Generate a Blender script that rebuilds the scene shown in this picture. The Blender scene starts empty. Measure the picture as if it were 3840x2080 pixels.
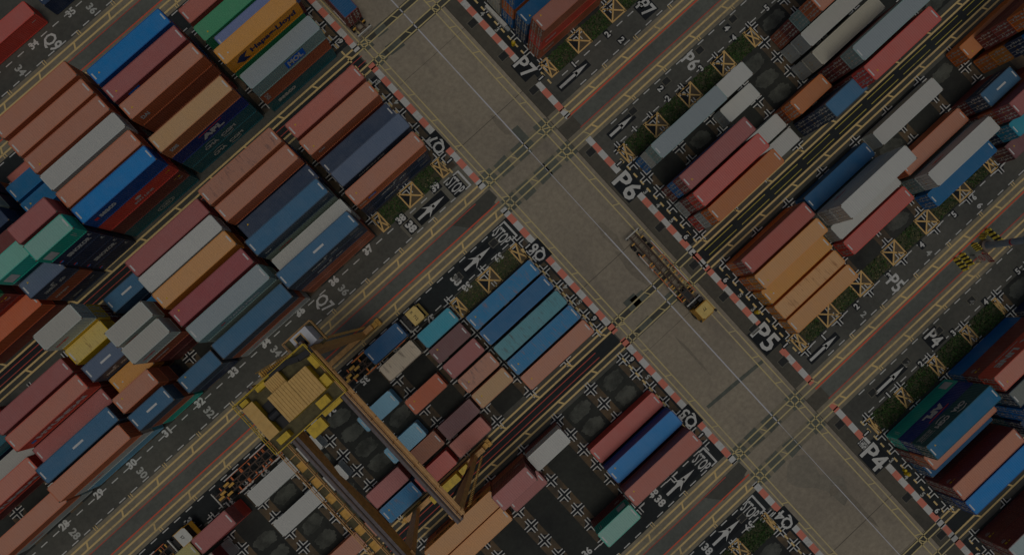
import bpy, math, random
from mathutils import Vector, Matrix
random.seed(7)
sc = bpy.context.scene
col = sc.collection
D = bpy.data
# ---------------------------------------------------------------- camera, sky, sun, exposure
# world frame: X runs along the containers (u), Y = -v (v runs along the main road), Z up; the camera hovers 85 m above the yard
CAM_M = [[0.736433, 0.675737, -0.03235, 0.0], [-0.676073, 0.736834, 0.000719, 0.0], [0.024322, 0.021341, 0.999476, 85.412208], [0.0, 0.0, 0.0, 1.0]]
cam_d = D.cameras.new('camera'); cam = D.objects.new('camera', cam_d); col.objects.link(cam)
cam.matrix_world = Matrix(CAM_M)
cam_d.sensor_width = 36.0; cam_d.lens = 20.6382; cam_d.shift_x = 0.00854; cam_d.shift_y = 0.02932
cam_d.clip_start = 1.0; cam_d.clip_end = 2000.0
sc.camera = cam
world = D.worlds.new('World'); sc.world = world; world.use_nodes = True
wn = world.node_tree.nodes; wl = world.node_tree.links
SUN_EL, SUN_AZ = math.radians(76), math.radians(215)
sky = wn.new('ShaderNodeTexSky'); sky.sky_type = 'NISHITA'; sky.sun_disc = False
sky.sun_elevation = SUN_EL; sky.sun_rotation = SUN_AZ; sky.air_density = 1.0; sky.dust_density = 4.0; sky.ozone_density = 0.6
bgn = wn.get('Background') or wn.new('ShaderNodeBackground'); bgn.inputs['Strength'].default_value = 0.08
wl.new(sky.outputs[0], bgn.inputs['Color'])
sun_d = D.lights.new('sun', 'SUN'); sun_d.energy = 1.5; sun_d.angle = math.radians(24); sun_d.color = (1.0, 0.94, 0.86)
sun = D.objects.new('sun', sun_d); col.objects.link(sun)
sdir = Vector((math.sin(SUN_AZ) * math.cos(SUN_EL), math.cos(SUN_AZ) * math.cos(SUN_EL), math.sin(SUN_EL)))
sun.rotation_euler = sdir.to_track_quat('Z', 'Y').to_euler()
vs = sc.view_settings
vs.view_transform = 'Standard'; vs.look = 'None'; vs.gamma = 1.0; vs.use_curve_mapping = False
vs.exposure = -2.08
sc.cycles.max_bounces = 5; sc.cycles.diffuse_bounces = 3; sc.cycles.glossy_bounces = 2

# ---------------------------------------------------------------- materials
def lin(c):
    c /= 255.0
    return c / 12.92 if c <= 0.04045 else ((c + 0.055) / 1.055) ** 2.4
def alb(c, k=5.6):           # colour as it reads in the darkened photograph -> base colour
    t = [lin(x) * k * w for x, w in zip(c, (1.0, 1.04, 0.96))]; s = min(1.0, 0.82 / max(max(t), 1e-6)); return tuple(x * s for x in t) + (1.0,)
_mats = {}
def new_mat(name):
    m = D.materials.new(name); m.use_nodes = True
    nt = m.node_tree; b = nt.nodes.get('Principled BSDF')
    return m, nt, b
def N(nt, t, **kw):
    n = nt.nodes.new(t)
    for k, v in kw.items(): setattr(n, k, v)
    return n
def mixc(nt, fac, a, b, mode='MIX'):
    n = nt.nodes.new('ShaderNodeMix'); n.data_type = 'RGBA'; n.blend_type = mode; n.clamp_result = True
    for s, v in ((0, fac), (6, a), (7, b)):
        if hasattr(v, 'is_output'): nt.links.new(v, n.inputs[s])
        elif s == 0: n.inputs[0].default_value = v
        else: n.inputs[s].default_value = v
    return n.outputs[2]
def ramp(nt, v, lo, hi):
    n = nt.nodes.new('ShaderNodeMapRange'); n.inputs[1].default_value = lo; n.inputs[2].default_value = hi
    nt.links.new(v, n.inputs[0]); return n.outputs[0]
def noise(nt, vec, scale, detail=4, rough=0.6, mapscale=None):
    if mapscale:
        mp = nt.nodes.new('ShaderNodeMapping'); mp.inputs['Scale'].default_value = mapscale
        nt.links.new(vec, mp.inputs[0]); vec = mp.outputs[0]
    n = nt.nodes.new('ShaderNodeTexNoise'); n.inputs['Scale'].default_value = scale
    n.inputs['Detail'].default_value = detail; n.inputs['Roughness'].default_value = rough
    nt.links.new(vec, n.inputs['Vector']); return n.outputs['Fac']
def objvec(nt, rnd=True):
    tc = nt.nodes.new('ShaderNodeTexCoord')
    if not rnd: return tc.outputs['Object']
    oi = nt.nodes.new('ShaderNodeObjectInfo'); mu = nt.nodes.new('ShaderNodeMath'); mu.operation = 'MULTIPLY'; mu.inputs[1].default_value = 93.0
    nt.links.new(oi.outputs['Random'], mu.inputs[0])
    ad = nt.nodes.new('ShaderNodeVectorMath'); ad.operation = 'ADD'
    nt.links.new(tc.outputs['Object'], ad.inputs[0]); nt.links.new(mu.outputs[0], ad.inputs[1]); return ad.outputs[0]
def paint(name, c, rust=0.0, wear=0.35, rough=0.5, streak=0.25, patch=None):
    """weathered container paint: chalky blotches, streaks across the panel, rust spots"""
    key = ('p', name)
    if key in _mats: return _mats[key]
    m, nt, b = new_mat(name); base = alb(c); v = objvec(nt)
    dark = tuple(x * 0.72 for x in base[:3]) + (1,)
    chalk = tuple(min(.85, x * 0.9 + 0.045) for x in base[:3]) + (1,)
    n1 = noise(nt, v, 0.55, 5, 0.65); c1 = mixc(nt, ramp(nt, n1, 0.35, 0.75), base, chalk)
    n2 = noise(nt, v, 1.0, 5, 0.7, (5.0, 0.35, 0.5)); f2 = nt.nodes.new('ShaderNodeMath'); f2.operation = 'MULTIPLY'; f2.inputs[1].default_value = streak
    nt.links.new(ramp(nt, n2, 0.5, 0.75), f2.inputs[0]); c2 = mixc(nt, f2.outputs[0], c1, dark)
    n3 = noise(nt, v, 3.2, 6, 0.7); f3 = nt.nodes.new('ShaderNodeMath'); f3.operation = 'MULTIPLY'; f3.inputs[1].default_value = min(1.0, .25 + rust)
    nt.links.new(ramp(nt, n3, 0.72 - 0.13 * rust, 0.80 - 0.10 * rust), f3.inputs[0])
    c3 = mixc(nt, f3.outputs[0], c2, patch or (0.10, 0.045, 0.025, 1))
    if rust > 0.5:
        n4 = noise(nt, v, 0.9, 4, 0.6, (2.2, 0.6, 1)); f4 = nt.nodes.new('ShaderNodeMath'); f4.operation = 'MULTIPLY'; f4.inputs[1].default_value = 0.65
        nt.links.new(ramp(nt, n4, 0.55, 0.72), f4.inputs[0]); c3 = mixc(nt, f4.outputs[0], c3, patch or (0.2, 0.11, 0.08, 1))
    oi = nt.nodes.new('ShaderNodeObjectInfo'); hv = nt.nodes.new('ShaderNodeHueSaturation')
    mr = nt.nodes.new('ShaderNodeMapRange'); mr.inputs[3].default_value = 0.9; mr.inputs[4].default_value = 1.08
    nt.links.new(oi.outputs['Random'], mr.inputs[0]); nt.links.new(mr.outputs[0], hv.inputs['Value']); nt.links.new(c3, hv.inputs['Color'])
    nt.links.new(hv.outputs[0], b.inputs['Base Color']); b.inputs['Roughness'].default_value = rough
    _mats[key] = m; return m
def plain(name, c, rough=0.6, var=0.18, metal=0.0, k=5.6, scale=2.0):
    key = ('s', name)
    if key in _mats: return _mats[key]
    m, nt, b = new_mat(name); base = alb(c, k); v = objvec(nt)
    dark = tuple(x * (1 - 2 * var) for x in base[:3]) + (1,)
    n1 = noise(nt, v, scale, 5, 0.65)
    nt.links.new(mixc(nt, ramp(nt, n1, 0.4, 0.75), base, dark), b.inputs['Base Color'])
    b.inputs['Roughness'].default_value = rough; b.inputs['Metallic'].default_value = metal
    _mats[key] = m; return m
def ground_mat(name, c, c2, stain=(0.02, 0.02, 0.02, 1), s1=0.08, s2=1.5, st=0.5, spots=0.0, bump=0.15, k=5.6, stretch=None):
    key = ('g', name)
    if key in _mats: return _mats[key]
    m, nt, b = new_mat(name); v = objvec(nt, False)
    n1 = noise(nt, v, s1, 7, 0.62); a = mixc(nt, ramp(nt, n1, 0.38, 0.64), alb(c, k), alb(c2, k))
    n2 = noise(nt, v, s2, 8, 0.75); a = mixc(nt, ramp(nt, n2, 0.3, 0.8), a, mixc(nt, 0.45, a, (0, 0, 0, 1)))
    n3 = noise(nt, v, 0.16, 6, 0.6, stretch or (1, 1, 1)); f = nt.nodes.new('ShaderNodeMath'); f.operation = 'MULTIPLY'; f.inputs[1].default_value = st
    nt.links.new(ramp(nt, n3, 0.55, 0.75), f.inputs[0]); a = mixc(nt, f.outputs[0], a, stain)
    if spots:
        n4 = noise(nt, v, 6.0, 3, 0.5); f = nt.nodes.new('ShaderNodeMath'); f.operation = 'MULTIPLY'; f.inputs[1].default_value = spots
        nt.links.new(ramp(nt, n4, 0.68, 0.78), f.inputs[0]); a = mixc(nt, f.outputs[0], a, (0.45, 0.43, 0.4, 1))
    nt.links.new(a, b.inputs['Base Color']); b.inputs['Roughness'].default_value = 0.9
    bp = nt.nodes.new('ShaderNodeBump'); bp.inputs['Strength'].default_value = bump; bp.inputs['Distance'].default_value = 0.05
    n5 = noise(nt, v, 14, 6, 0.7); nt.links.new(n5, bp.inputs['Height']); nt.links.new(bp.outputs[0], b.inputs['Normal'])
    _mats[key] = m; return m
def worn_paint(name, c, gap=0.5, under=(30, 29, 27)):
    """road paint, rubbed through in places"""
    key = ('w', name)
    if key in _mats: return _mats[key]
    m, nt, b = new_mat(name); v = objvec(nt, False)
    n1 = noise(nt, v, 2.2, 7, 0.75); n2 = noise(nt, v, 0.15, 3, 0.5)
    ad = nt.nodes.new('ShaderNodeMath'); ad.operation = 'ADD'; nt.links.new(n1, ad.inputs[0]); nt.links.new(n2, ad.inputs[1])
    f = ramp(nt, ad.outputs[0], 1.02, 1.3); g = nt.nodes.new('ShaderNodeMath'); g.operation = 'MULTIPLY'; g.inputs[1].default_value = gap; nt.links.new(f, g.inputs[0])
    nt.links.new(mixc(nt, g.outputs[0], alb(c), alb(under)), b.inputs['Base Color']); b.inputs['Roughness'].default_value = 0.8
    _mats[key] = m; return m

# ---------------------------------------------------------------- mesh helpers
class MB:
    def __init__(s): s.v = []; s.f = []; s.m = []
    def quad(s, a, b, c, d, m=0):
        i = len(s.v); s.v += [tuple(a), tuple(b), tuple(c), tuple(d)]; s.f.append((i, i+1, i+2, i+3)); s.m.append(m)
    def poly(s, pts, m=0):
        i = len(s.v); s.v += [tuple(p) for p in pts]; s.f.append(tuple(range(i, i + len(pts)))); s.m.append(m)
    def rect(s, u0, u1, v0, v1, z, m=0):      # flat ground rectangle in yard coordinates
        s.quad((u0, -v1, z), (u1, -v1, z), (u1, -v0, z), (u0, -v0, z), m)
    def box(s, x0, x1, y0, y1, z0, z1, m=0):
        i = len(s.v)
        s.v += [(x0,y0,z0),(x1,y0,z0),(x1,y1,z0),(x0,y1,z0),(x0,y0,z1),(x1,y0,z1),(x1,y1,z1),(x0,y1,z1)]
        for q in ((0,3,2,1),(4,5,6,7),(0,1,5,4),(1,2,6,5),(2,3,7,6),(3,0,4,7)): s.f.append(tuple(i + k for k in q)); s.m.append(m)
    def bar(s, a, b, w, h=None, m=0, up=(0, 0, 1)):   # box between two points
        a = Vector(a); b = Vector(b); h = h or w; d = (b - a)
        if d.length < 1e-6: return
        d.normalize(); upv = Vector(up)
        if abs(d.dot(upv)) > 0.95: upv = Vector((1, 0, 0))
        r = d.cross(upv).normalized() * (w / 2); t = r.cross(d).normalized() * (h / 2)
        i = len(s.v)
        for p in (a, b):
            for q in (-r - t, r - t, r + t, -r + t): s.v.append(tuple(p + q))
        for q in ((0,1,2,3),(7,6,5,4),(0,4,5,1),(1,5,6,2),(2,6,7,3),(3,7,4,0)): s.f.append(tuple(i + k for k in q)); s.m.append(m)
    def tube(s, a, b, r0, r1=None, n=8, m=0, caps=True):
        a = Vector(a); b = Vector(b); r1 = r0 if r1 is None else r1; d = (b - a).normalized()
        p = d.cross(Vector((0, 0, 1)) if abs(d.z) < 0.9 else Vector((1, 0, 0))).normalized(); q = d.cross(p)
        i = len(s.v)
        for c, r in ((a, r0), (b, r1)):
            for k in range(n):
                t = 2 * math.pi * k / n; s.v.append(tuple(c + (p * math.cos(t) + q * math.sin(t)) * r))
        for k in range(n):
            s.f.append((i + k, i + (k + 1) % n, i + n + (k + 1) % n, i + n + k)); s.m.append(m)
        if caps:
            s.f.append(tuple(i + k for k in range(n - 1, -1, -1))); s.m.append(m); s.f.append(tuple(i + n + k for k in range(n))); s.m.append(m)
    def mesh(s, name):
        me = D.meshes.new(name); me.from_pydata(s.v, [], s.f); me.update()
        if any(s.m): me.polygons.foreach_set('material_index', s.m)
        return me
def link(name, me, mats, parent=None, loc=None):
    o = D.objects.new(name, me); col.objects.link(o)
    for i, m in enumerate(mats):
        if len(me.materials) <= i: me.materials.append(m)
        elif me.materials[i] != m:
            o.material_slots[i].link = 'OBJECT'; o.material_slots[i].material = m
    if parent is not None: o.parent = parent
    if loc is not None: o.location = loc
    return o
def build(name, mb, mats, parent=None, loc=None):
    return link(name, mb.mesh(name), mats if isinstance(mats, (list, tuple)) else [mats], parent, loc)
def structure(name, mb, mats):
    o = build(name, mb, mats); o['kind'] = 'structure'; return o
def thing(name, label, cat, loc, rotz=0.0, group=None):
    o = D.objects.new(name, None); o.empty_display_size = 0.5; col.objects.link(o); o.location = loc; o.rotation_euler = (0, 0, rotz)
    o['label'] = label; o['category'] = cat
    if group: o['group'] = group
    return o
def tag(o, label, cat, group=None):
    o['label'] = label; o['category'] = cat
    if group: o['group'] = group
    return o
_txt = {}
def text_mesh(s, bold=0.03, shear=0.0, space=1.0):
    """flat letters, cap height 1, centred on the origin"""
    k = (s, bold, shear, space)
    if k in _txt: return _txt[k]
    cu = D.curves.new('letters', 'FONT'); cu.body = s; cu.size = 1.0; cu.offset = bold; cu.shear = shear; cu.resolution_u = 2; cu.space_character = space
    o = D.objects.new('letters', cu); col.objects.link(o); dg = bpy.context.evaluated_depsgraph_get()
    me = D.meshes.new_from_object(o.evaluated_get(dg)); D.objects.remove(o); D.curves.remove(cu)
    xs = [v.co.x for v in me.vertices]; ys = [v.co.y for v in me.vertices]
    x0, x1, y0, y1 = min(xs), max(xs), min(ys), max(ys); k2 = 1.0 / (y1 - y0)
    pts = [((v.co.x - (x0 + x1) / 2) * k2, (v.co.y - (y0 + y1) / 2) * k2) for v in me.vertices]
    fs = [tuple(p.vertices) for p in me.polygons]; D.meshes.remove(me)
    _txt[k] = (pts, fs, (x1 - x0) * k2); return _txt[k]
def put_text(mb, s, h, M, w=None, m=0, **kw):
    """adds letters of height h (and total width w) through matrix M (local x reading, y up)"""
    pts, fs, W0 = text_mesh(s, **kw); sx = (w / W0) if w else h; i = len(mb.v)
    for x, y in pts: mb.v.append(tuple(M @ Vector((x * sx, y * h, 0))))
    for f in fs: mb.f.append(tuple(i + k for k in f)); mb.m.append(m)
def gM(u, v, z, d):
    """ground lettering frame: R = top of the letters to +u, L = top to -u, U = reads along u"""
    return Matrix.Translation((u, -v, z)) @ Matrix.Rotation({'R': -math.pi/2, 'L': math.pi/2, 'U': 0.0, 'D': math.pi}[d], 4, 'Z')
# ---------------------------------------------------------------- the yard floor
ASPH = ground_mat('asphalt', (46, 45, 42), (37, 37, 35), st=0.45, stretch=(0.25, 1.6, 1), spots=0.08)
ASPH2 = ground_mat('asphalt_path', (54, 55, 52), (46, 47, 45), st=0.25, stretch=(0.2, 1.5, 1))
BLACK = ground_mat('black_sealed_asphalt', (17, 20, 21), (13, 15, 17), st=0.2, spots=0.05)
CONC = ground_mat('road_concrete', (83, 76, 67), (73, 67, 60), stain=(0.16, 0.14, 0.12, 1), st=0.5, s1=0.05, stretch=(1.4, 0.3, 1))
CONC2 = ground_mat('runway_concrete', (76, 70, 60), (62, 58, 51), stain=(0.12, 0.1, 0.09, 1), st=0.5, stretch=(0.2, 1.2, 1))
APRON = ground_mat('apron_asphalt', (46, 43, 38), (40, 38, 34), st=0.3)
YARD = ground_mat('yard_asphalt', (25, 26, 24), (14, 15, 15), stain=(0.012, 0.012, 0.012, 1), st=0.5, spots=0.2)
PAD = ground_mat('yard_beam_concrete', (52, 42, 31), (33, 30, 26), stain=(0.02, 0.02, 0.022, 1), st=0.75, s1=0.3)
MARKPAD = ground_mat('black_mark_pad', (10, 13, 16), (7, 9, 11), st=0.1)
GRAVEL = ground_mat('gravel', (46, 47, 44), (27, 28, 26), stain=(0.02, 0.02, 0.018, 1), s1=0.45, s2=5.0, st=0.8, bump=0.9, spots=0.3)
SOIL = ground_mat('grass_soil', (26, 32, 17), (38, 35, 25), stain=(0.04, 0.05, 0.02, 1), s1=0.3, st=0.5)
PATCH = ground_mat('asphalt_patch', (53, 54, 49), (45, 47, 44), st=0.3)
YEL = worn_paint('yellow_road_paint', (110, 94, 64), 0.55, (60, 54, 46))
YEL2 = worn_paint('yellow_box_paint', (112, 90, 56), 0.35, (40, 36, 30))
YELF = worn_paint('faded_yellow_paint', (98, 88, 62), 0.7, (80, 74, 65))
WHT = worn_paint('white_road_paint', (98, 97, 97), 0.4)
WHTF = worn_paint('faded_white_paint', (84, 84, 83), 0.75, (36, 35, 33))
LILAC = worn_paint('white_centre_paint', (96, 95, 100), 0.5, (80, 74, 66))
REDP = worn_paint('red_road_paint', (116, 46, 32), 0.35, (45, 40, 36))
REDK = worn_paint('red_kerb_paint', (108, 60, 51), 0.35, (60, 50, 44))
DRAIN = plain('drain_iron', (20, 21, 21), 0.7)
A_V = (-67.3, -12.75, 41.25); B_V = (-40.5, 14.4, 68.4)
SLOTL = (10.6, 4.15, -2.5, -9.05, -15.55, -22.1, -28.6, -35.15, -41.5, -48.0, -54.4, -61.0, -67.6, -74.2, -80.8)
SLOTR = (31.3, 37.9, 44.2, 51.15, 58.0, 64.7, 71.4, 78.1, 84.8, 91.5)
U0, U1, V0, V1 = -95, 110, -90, 95
g = MB(); g.rect(-900, 900, -900, 900, 0.0); structure('ground', g, ASPH)
g = MB(); g.rect(12.2, 26.35, -400, 400, 0.004); structure('main_road', g, CONC)
g = MB(); g.rect(26.35, 29.3, -400, 400, 0.004); structure('road_apron', g, APRON)
g = MB()
for v0, v1 in ((-62, -43.5), (-37.5, -22.8), (-3.2, 11.9), (16.9, 31.8), (51.0, 66), (71, 90)): g.rect(9.7, 12.2, v0, v1, 0.005)
for v0, v1 in ((-62, -43.5), (-37.5, -21.4), (-3.6, 11.9), (16.9, 32.0), (51.0, 66), (71, 90)): g.rect(29.3, 31.1, v0, v1, 0.005)
structure('black_strip', g, BLACK)
g = MB(); g.rect(-.4, 12.0, -19.75, -15.6, 0.0085); structure('lane_patch', g, ground_mat('lane_grey', (60, 58, 52), (54, 52, 47), st=.2))
g = MB(); g.rect(9.9, 12.0, -22.6, -19.75, 0.0085); structure('lane_corner', g, ground_mat('corner_grey', (48, 45, 41), (38, 37, 34), st=.3))
# truck lanes: paler asphalt north of each wide gap, black ones beside the Q rows south of it
g = MB()
for a in A_V: g.rect(-400, 9.7, a + 3.4, a + 6.75, 0.006)
g.rect(9.7, 12.0, -9.35, -6.0, 0.008); g.rect(9.7, 12.0, 44.6, 47.9, 0.008); g.rect(9.7, 12.0, 34.6, 38.0, 0.008); g.rect(-60, 9.7, 34.6, 38.0, 0.006)
structure('black_truck_lane', g, BLACK)
g = MB()
for a in A_V:
    g.rect(-400, 12.2, a - 1.75, a + 1.25, 0.007); g.rect(29.3, 400, a - 1.75, a + 1.25, 0.007)
structure('wide_path', g, ASPH2)
# yard floors between the lanes
blocks = [(-59.9, -44.0), (-36.95, -19.9), (-5.85, 11.5), (17.1, 34.6), (48.2, 65.6), (71.4, 88)]
g = MB()
for v0, v1 in blocks: g.rect(-300, 9.7, v0, v1, 0.006); g.rect(31.1, 300, v0, v1, 0.006)
structure('yard_floor', g, YARD)
# runways of the gantry cranes: pale concrete strips, crossing the main road as well
g = MB()
for a in A_V:
    for c, w in ((a - 2.25, 1.15), (a + 2.25, 1.15)): g.rect(-300, 300, c - w, c + w, 0.009)
structure('crane_runway', g, CONC2)
g = MB()
for b in B_V:
    for c in (b - 1.6, b + 1.6): g.rect(-300, 300, c - 0.62, c + 0.62, 0.009)
structure('crane_runway_narrow', g, ground_mat('runway_grey', (40, 39, 36), (32, 32, 30), st=0.4, stretch=(0.2, 1.2, 1)))
g = MB()
for b in B_V: g.rect(-300, 12.0, b - 0.95, b + 0.95, 0.008); g.rect(29.3, 300, b - 0.95, b + 0.95, 0.008)
structure('narrow_path', g, BLACK)
# concrete bearing strips under the container ends
rows = {}
for v0, v1 in blocks:
    first = v0 + 0.3; rows[(v0, v1)] = [first + 2.87 * k for k in range(7) if first + 2.87 * k <= v1 + 0.4]
g = MB()
for v0, v1 in blocks:
    for s in SLOTL: g.rect(s - 1.15, s + 1.05, v0, v1, 0.011)
    for s in SLOTR: g.rect(s - 1.0 if s > 32 else s, s + 1.05, v0, v1, 0.011)
structure('bearing_strip', g, PAD)
# fine dark joints of the concrete road
g = MB()
for v in (-48.5, -21.4, 5.85, 32.9 - 26.0 + 52.0): g.rect(12.9, 26.35, v - 0.04, v + 0.04, 0.0135)
for v in (-60, -34, 19, 66): g.rect(12.9, 26.35, v - 0.025, v + 0.025, 0.0135)
g.rect(26.28, 26.4, -300, 300, 0.0135)
structure('road_joint', g, plain('joint_tar', (38, 35, 31), 0.9))
# square asphalt repairs and one long trench
g = MB()
def sq(u, v, a=1.1, b=1.1):
    j = lambda: random.uniform(-.12, .12)
    g.poly([(u - a + j(), -v - b + j(), .0125), (u + a + j(), -v - b + j(), .0125), (u + a + j(), -v + b + j(), .0125), (u - a + j(), -v + b + j(), .0125)])
for u, v in ((20.23, -15.1), (16.9, -15.1), (22.05, -10.5), (20.35, -10.4), (16.9, -10.35), (14.0, -15.25), (25.1, -10.5), (14.0, -10.45), (20.4, 39), (17, 38.95), (20.3, 43.7), (16.9, 43.6), (13.95, 39), (25.1, 43.7), (13.85, 43.6), (17.3, 12.4), (25.0, -15.3), (25.1, 39.0)): sq(u, v)
for u, v, a, b in ((17.0, -42.1, 1.0, .8), (16.95, -38.8, 1.2, .8), (14.0, -41.8, .9, .9), (14.2, -38.7, .7, .7), (18.4, 12.6, 1.2, .8), (16.4, 15.9, 1.1, .7), (22.2, 15.7, 1.0, .8), (21.7, -16.3, .6, 1.9)): sq(u, v, a, b)
g.poly([(14.9, -31.25, .0125), (25.6, -31.85, .0125), (25.6, -31.35, .0125), (20, -30.95, .0125), (14.9, -30.75, .0125)])
structure('road_patch', g, PATCH); g = MB(); g.poly([(16.2, -46.8, .0125), (17.8, -45.2, .0125), (19.6, -45.0, .0125), (21.3, -46.2, .0125), (20.4, -49.5, .0125), (22.8, -51.9, .0125), (21.6, -54.6, .0125), (20.0, -55.3, .0125), (19.6, -52.0, .0125), (18.6, -50.4, .0125), (16.6, -48.4, .0125)])
structure('worn_road_patch', g, ground_mat('worn_patch', (72, 67, 60), (62, 59, 54), st=.4))
g = MB()
for u, v, r in ((20.35, 52.6, 0.9), (19.5, 6.2, 0)):
    if r: g.poly([(u + r * math.cos(t) * random.uniform(.75, 1.15), -v + r * .7 * math.sin(t) * random.uniform(.75, 1.15), .0128) for t in [k * .7 for k in range(9)]])
for u, v, l, w in ((20.5, -19.7, 2.4, .5), (21.4, 3.0, 3.2, .8), (20.6, 8.5, 3.5, .7), (18.5, 24, 4, .25), (21.5, 57, 4.5, .4)):
    g.poly([(u + w * math.sin(t) * random.uniform(.6, 1.2), -v - l * math.cos(t) * random.uniform(.7, 1.1), .0126) for t in [k * .45 for k in range(14)]])
structure('oil_stain', g, ground_mat('oil_stain', (62, 57, 51), (74, 68, 60), st=0.3))
# old asphalt corners where the wide path meets the main road
g = MB()
for a, uu in ((-12.75, (9.2, 12.9)), (41.25, (9.5, 12.9))):
    g.poly([(uu[0] - 4, -a + 1.15, .0105), (uu[1], -a + 1.3, .0105), (uu[1] + .1, -a - .4, .0105), (uu[0] + 1.6, -a - 1.0, .0105), (uu[0] - 2, -a - 1.25, .0105)])
structure('asphalt_patch', g, ground_mat('asphalt_corner', (41, 40, 37), (36, 36, 33), st=0.3))
# gravel beds between the bearing strips
def blob(u0, u1, v0, v1, z, mb):
    pts = []; ph = [random.uniform(0, 6.28) for _ in range(4)]; n = 72
    for k in range(n):
        t = 2 * math.pi * k / n; cx, cy = math.cos(t), math.sin(t); e = 0.7
        x = abs(cx) ** e * (1 if cx > 0 else -1); y = abs(cy) ** e * (1 if cy > 0 else -1)
        r = .86 + .07 * math.sin(2 * t + ph[0]) + .05 * math.sin(5 * t + ph[1]) + .04 * math.sin(11 * t + ph[2]) + random.uniform(-.05, .05)
        pts.append(((u0 + u1) / 2 + x * (u1 - u0) / 2 * r, -((v0 + v1) / 2 + y * (v1 - v0) / 2 * r), z))
    mb.poly(pts)
g = MB()
for v0, v1 in blocks:
    for S in (SLOTL, SLOTR):
        S2 = sorted(S)
        for i in range(len(S2) - 1):
            for r in rows[(v0, v1)]:
                dense = (48 < S2[i] < 60) or (S2[i] < -20 and -10 < v0 < 0 and random.random() < .8) or (S2[i] > -5 and S2[i] < 10 and v0 > 10) or random.random() < .1
                if dense and r + 2.6 < v1: blob(S2[i] + 1.25, S2[i + 1] - 1.3, r + .15, r + 2.5, .0112 + random.random() * .0006, g)
structure('gravel_bed', g, GRAVEL)
# ---------------------------------------------------------------- painted markings
Z1, Z2, Z3 = 0.016, 0.020, 0.024
g = MB()      # kerb line: red and white blocks
def kerb(u, v0, v1, skip=()):
    v = v0; k = 0
    while v < v1:
        e = v + 1.36
        if not any(a < v + .68 < b for a, b in skip): g.rect(u - .47, u + .47, v, e, Z1, k % 2)
        v = e; k += 1
gaps = [(a - 3.3, a + 3.3) for a in A_V] + [(b - 2.2, b + 2.2) for b in B_V]
kerb(12.45, -80, 90, [(-67.3 - 3, -64.3), (-14.6, -10.6), (39.4, 43.2), (-41.6, -39.4), (13.2, 15.4), (-26.2, -22.5), (-3.9, -.9), (28.4, 32.0), (48.9, 52.5)])
kerb(28.75, -79.3, 90, [(-14.6, -10.6), (39.4, 43.2), (-41.6, -39.4), (-25.4, -21.2), (-3.2, 1.2), (27.6, 31.6), (50.9, 54.8)])
structure('painted_kerb_line', g, [REDK, WHT])
g = MB(); g.rect(28.5, 28.75, 12.9, 16.0, Z1); structure('red_edge_line', g, REDK)
g = MB(); g.rect(21.02, 21.2, -400, -14, Z1); g.rect(21.02, 21.2, 2, 40, Z1); g.rect(21.05, 21.17, 52, 400, Z1); g.rect(21.06, 21.15, -14, 2, Z1); g.rect(21.07, 21.14, 40, 52, Z1)
structure('centre_line', g, LILAC)
def ladder_v(mb, ua, ub, v0, v1, w=.17, step=5.05, ph=0.0):
    mb.rect(ua - w/2, ua + w/2, v0, v1, Z1); mb.rect(ub - w/2, ub + w/2, v0, v1, Z1); v = v0 + ph
    while v < v1:
        mb.quad((ua, -v - .12, Z2), (ub, -v - .62, Z2), (ub, -v - .44, Z2), (ua, -v + .06, Z2)); v += step
def ladder_u(mb, va, vb, u0, u1, w=.27, step=6.6, ph=0.0, rw=.3, side=1):
    mb.rect(u0, u1, va - w/2, va + w/2, Z1); mb.rect(u0, u1, vb - w/2, vb + w/2, Z1); u = u0 + ph
    while u < u1:
        mb.quad((u, -va, Z2), (u + rw, -va, Z2), (u + rw + .55 * side, -vb, Z2), (u + .55 * side, -vb, Z2)); u += step
g = MB(); ladder_v(g, 13.4, 14.3, -200, 200, .18, 5.05, 1.2); ladder_v(g, 24.65, 25.65, -200, 200, .18, 5.05, 2.9)
for a in A_V:
    for va, vb in ((a - 2.75, a - 1.75), (a + 1.75, a + 2.75)): ladder_u(g, va, vb, 12.2, 29.3, .2, 5.2, 1.0, .16)
for b in B_V:
    for va, vb in ((b - 2.0, b - 1.1), (b + 1.1, b + 2.0)): ladder_u(g, va, vb, 12.2, 29.3, .2, 5.2, 2.0, .16)
structure('road_runway_line', g, YELF)
g = MB()
for a in A_V:
    ladder_u(g, a - 2.75, a - 1.75, -150, 12.2, ph=.8, side=-1); ladder_u(g, a + 1.75, a + 2.75, -150, 12.2, ph=2.8, side=-1)
    ladder_u(g, a - 2.75, a - 1.75, 29.3, 150, ph=4.6); ladder_u(g, a + 1.75, a + 2.75, 29.3, 150, ph=1.0)
for b in B_V:
    ladder_u(g, b - 2.0, b - 1.1, -150, 12.2, ph=2.0); ladder_u(g, b + 1.1, b + 2.0, -150, 12.2, ph=4.0)
    ladder_u(g, b - 2.0, b - 1.1, 29.3, 150, ph=1.5); ladder_u(g, b + 1.1, b + 2.0, 29.3, 150, ph=3.9)
structure('crane_runway_line', g, YEL)
g = MB(); h_ = MB()
for a in A_V:
    h_.rect(-150, 10.0, a - 1.12, a - .98, Z1); g.rect(-150, 12.8, a + .93, a + 1.13, Z1); g.rect(28.5, 150, a - 1.45, a - 1.22, Z1); h_.rect(29.0, 150, a + .95, a + 1.1, Z1)
for b in (-40.5, 14.4, 68.4): h_.rect(-150, 8.2, b - .45, b - .33, Z1); h_.rect(-150, 8.2, b + .42, b + .54, Z1)
for x0, x1 in ((9.4, 12.4),): h_.rect(x0, x1, -41.0, -40.9, Z1); h_.rect(x0, x1, -40.1, -40.0, Z1)
structure('red_path_line', g, REDP); structure('thin_red_path_line', h_, worn_paint('thin_red_paint', (92, 36, 30), .5, (30, 24, 22)))
g = MB()
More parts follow.
